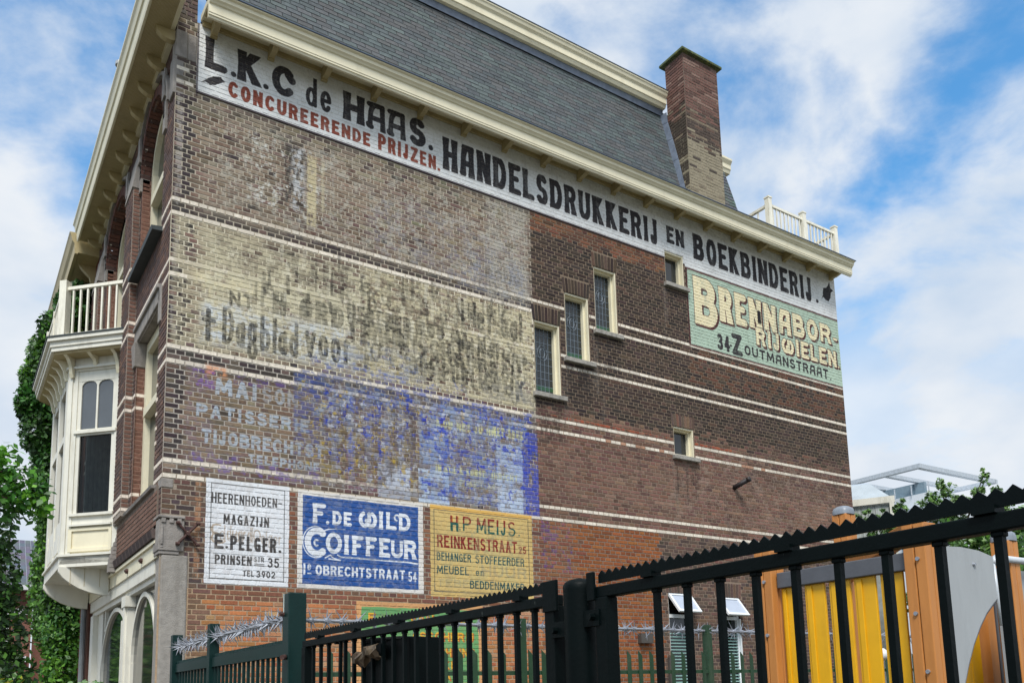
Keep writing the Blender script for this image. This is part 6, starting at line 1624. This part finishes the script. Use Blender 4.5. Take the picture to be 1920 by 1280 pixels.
post(4.20, -6.21, 2.975, True); post(3.70, -7.72, 2.46, True, .06)
post(5.2, -6.2, 2.4, False, .05)
PFm = Frame((XP, 0, 0), (0, 1, 0), (-1, 0, 0))
m = MB(PFm); m.box(-7.70, -6.77, -.03, .03, 2.21, 2.315); m.box(-7.70, -6.77, -.03, .03, 1.45, 1.53); m.build('beam', M_GB, PT, bevel=.006)
for k, (a, b) in enumerate(((-6.885, -6.78), (-7.115, -6.965), (-7.30, -7.15), (-7.475, -7.33), (-7.655, -7.51))):
    m = MB(PFm)
    w = (b - a)
    m.plate([(a, 1.0), (b, 1.0), (b, 2.21), (a, 2.21)], -.02, .0)
    m.prof([(-.001, 1.0), (.010, 1.0), (.010, 2.2), (-.001, 2.2)], a + w * .60, a + w * .86)
    m.build('yellow_board', M_YE, PT, bevel=.004, split=False)
m = MB(); m.tube((XP, -7.72, 2.40), (4.15, -6.25, 2.42), .03, 6); m.build('cross_beam', M_OR, PT)
# rails joining the posts
m = MB(Frame((XP, -7.75, 0), (.66, .75, 0), (-.75, .66, 0))); m.box(.05, 2.1, -.03, .03, 2.40, 2.50); m.build('beam', M_OR, PT, bevel=.005)
# grey panel with curved edge
FPn = Frame((0, -7.8, 0), (1, 0, 0), (0, -1, 0))
m = MB(FPn)
curve = [(3.36, 2.06), (3.31, 2.03), (3.22, 1.97), (3.13, 1.885), (3.04, 1.78), (2.96, 1.66), (2.90, 1.55), (2.84, 1.42), (2.80, 1.28)]
top = [(2.70, 2.335), (2.84, 2.352), (3.0, 2.360), (3.2, 2.352), (3.36, 2.325)]
m.plate([(2.70, 1.28)] + [(2.80, 1.28)][::-1] + curve[::-1][1:] + top[::-1], -.012, .012)
m.build('grey_panel', M_GP, PT)
m = MB()
for a, b in zip(curve[:-1], curve[1:]): m.tube((a[0], -7.8, a[1]), (b[0], -7.8, b[1]), .014, 6)
m.build('panel_edge', M_GB, PT)
m = MB()
for x_, y_, z_ in ((2.552, -7.80, 2.26), (2.552, -7.76, 1.95), (2.552, -7.80, 1.62), (2.552, -6.70, 2.26), (2.552, -6.70, 1.9)):
    m.tube((x_, y_, z_), (x_ - .012, y_, z_), .012, 8)
m.build('screw', M_GALV, PT, split=True)
m = MB(); m.lathe((3.13, -7.815, 2.26), [(.012, 0), (.012, .001)], 8); m.tube((3.12, -7.812, 2.262), (3.12, -7.825, 2.262), .013, 10, .009); m.build('screw', M_GALV, PT)
m = MB(FPn); m.box(3.58, 4.9, -.10, -.08, .8, 2.28); m.build('grey_panel', M_GP, PT)
m = MB(); m.tube((3.46, -7.78, 2.33), (4.9, -7.78, 2.335), .022, 10); m.tube((3.46, -7.78, 2.33), (3.42, -7.78, 2.29), .022, 10); m.tube((3.42, -7.78, 2.29), (3.44, -7.78, 1.9), .012, 8); m.build('handrail', mat('white_tube', lin(186, 192, 198), .35), PT, smooth=True)
m = MB(Frame((0, -7.3, 0), (1, 0, 0), (0, -1, 0)))
for k in range(3): m.box(3.68 + k * .14, 3.80 + k * .14, -.02, 0, .8, 2.0)
m.build('yellow_board', M_YE, PT); m = MB(Frame((0, -7.3, 0), (1, 0, 0), (0, -1, 0))); m.box(4.12, 4.22, -.05, .05, .6, 2.15); m.build('beam', M_OR, PT); m = MB(Frame((0, -7.3, 0), (1, 0, 0), (0, -1, 0))); m.box(4.24, 4.31, -.05, .05, .6, 2.15); m.build('beam', M_GB, PT)
m = MB(); bs_ = []
for k in range(7):
    a = math.pi * k / 6 - math.pi / 2; bs_.append((.055 * math.cos(a) + .0005, .055 * math.sin(a)))
m.lathe((4.35, -6.35, 1.80), bs_, 14); m.tube((4.35, -6.35, 1.8), (4.42, -6.3, 1.8), .03, 8); m.build('white_knob', M_WHITE, PT, smooth=True)
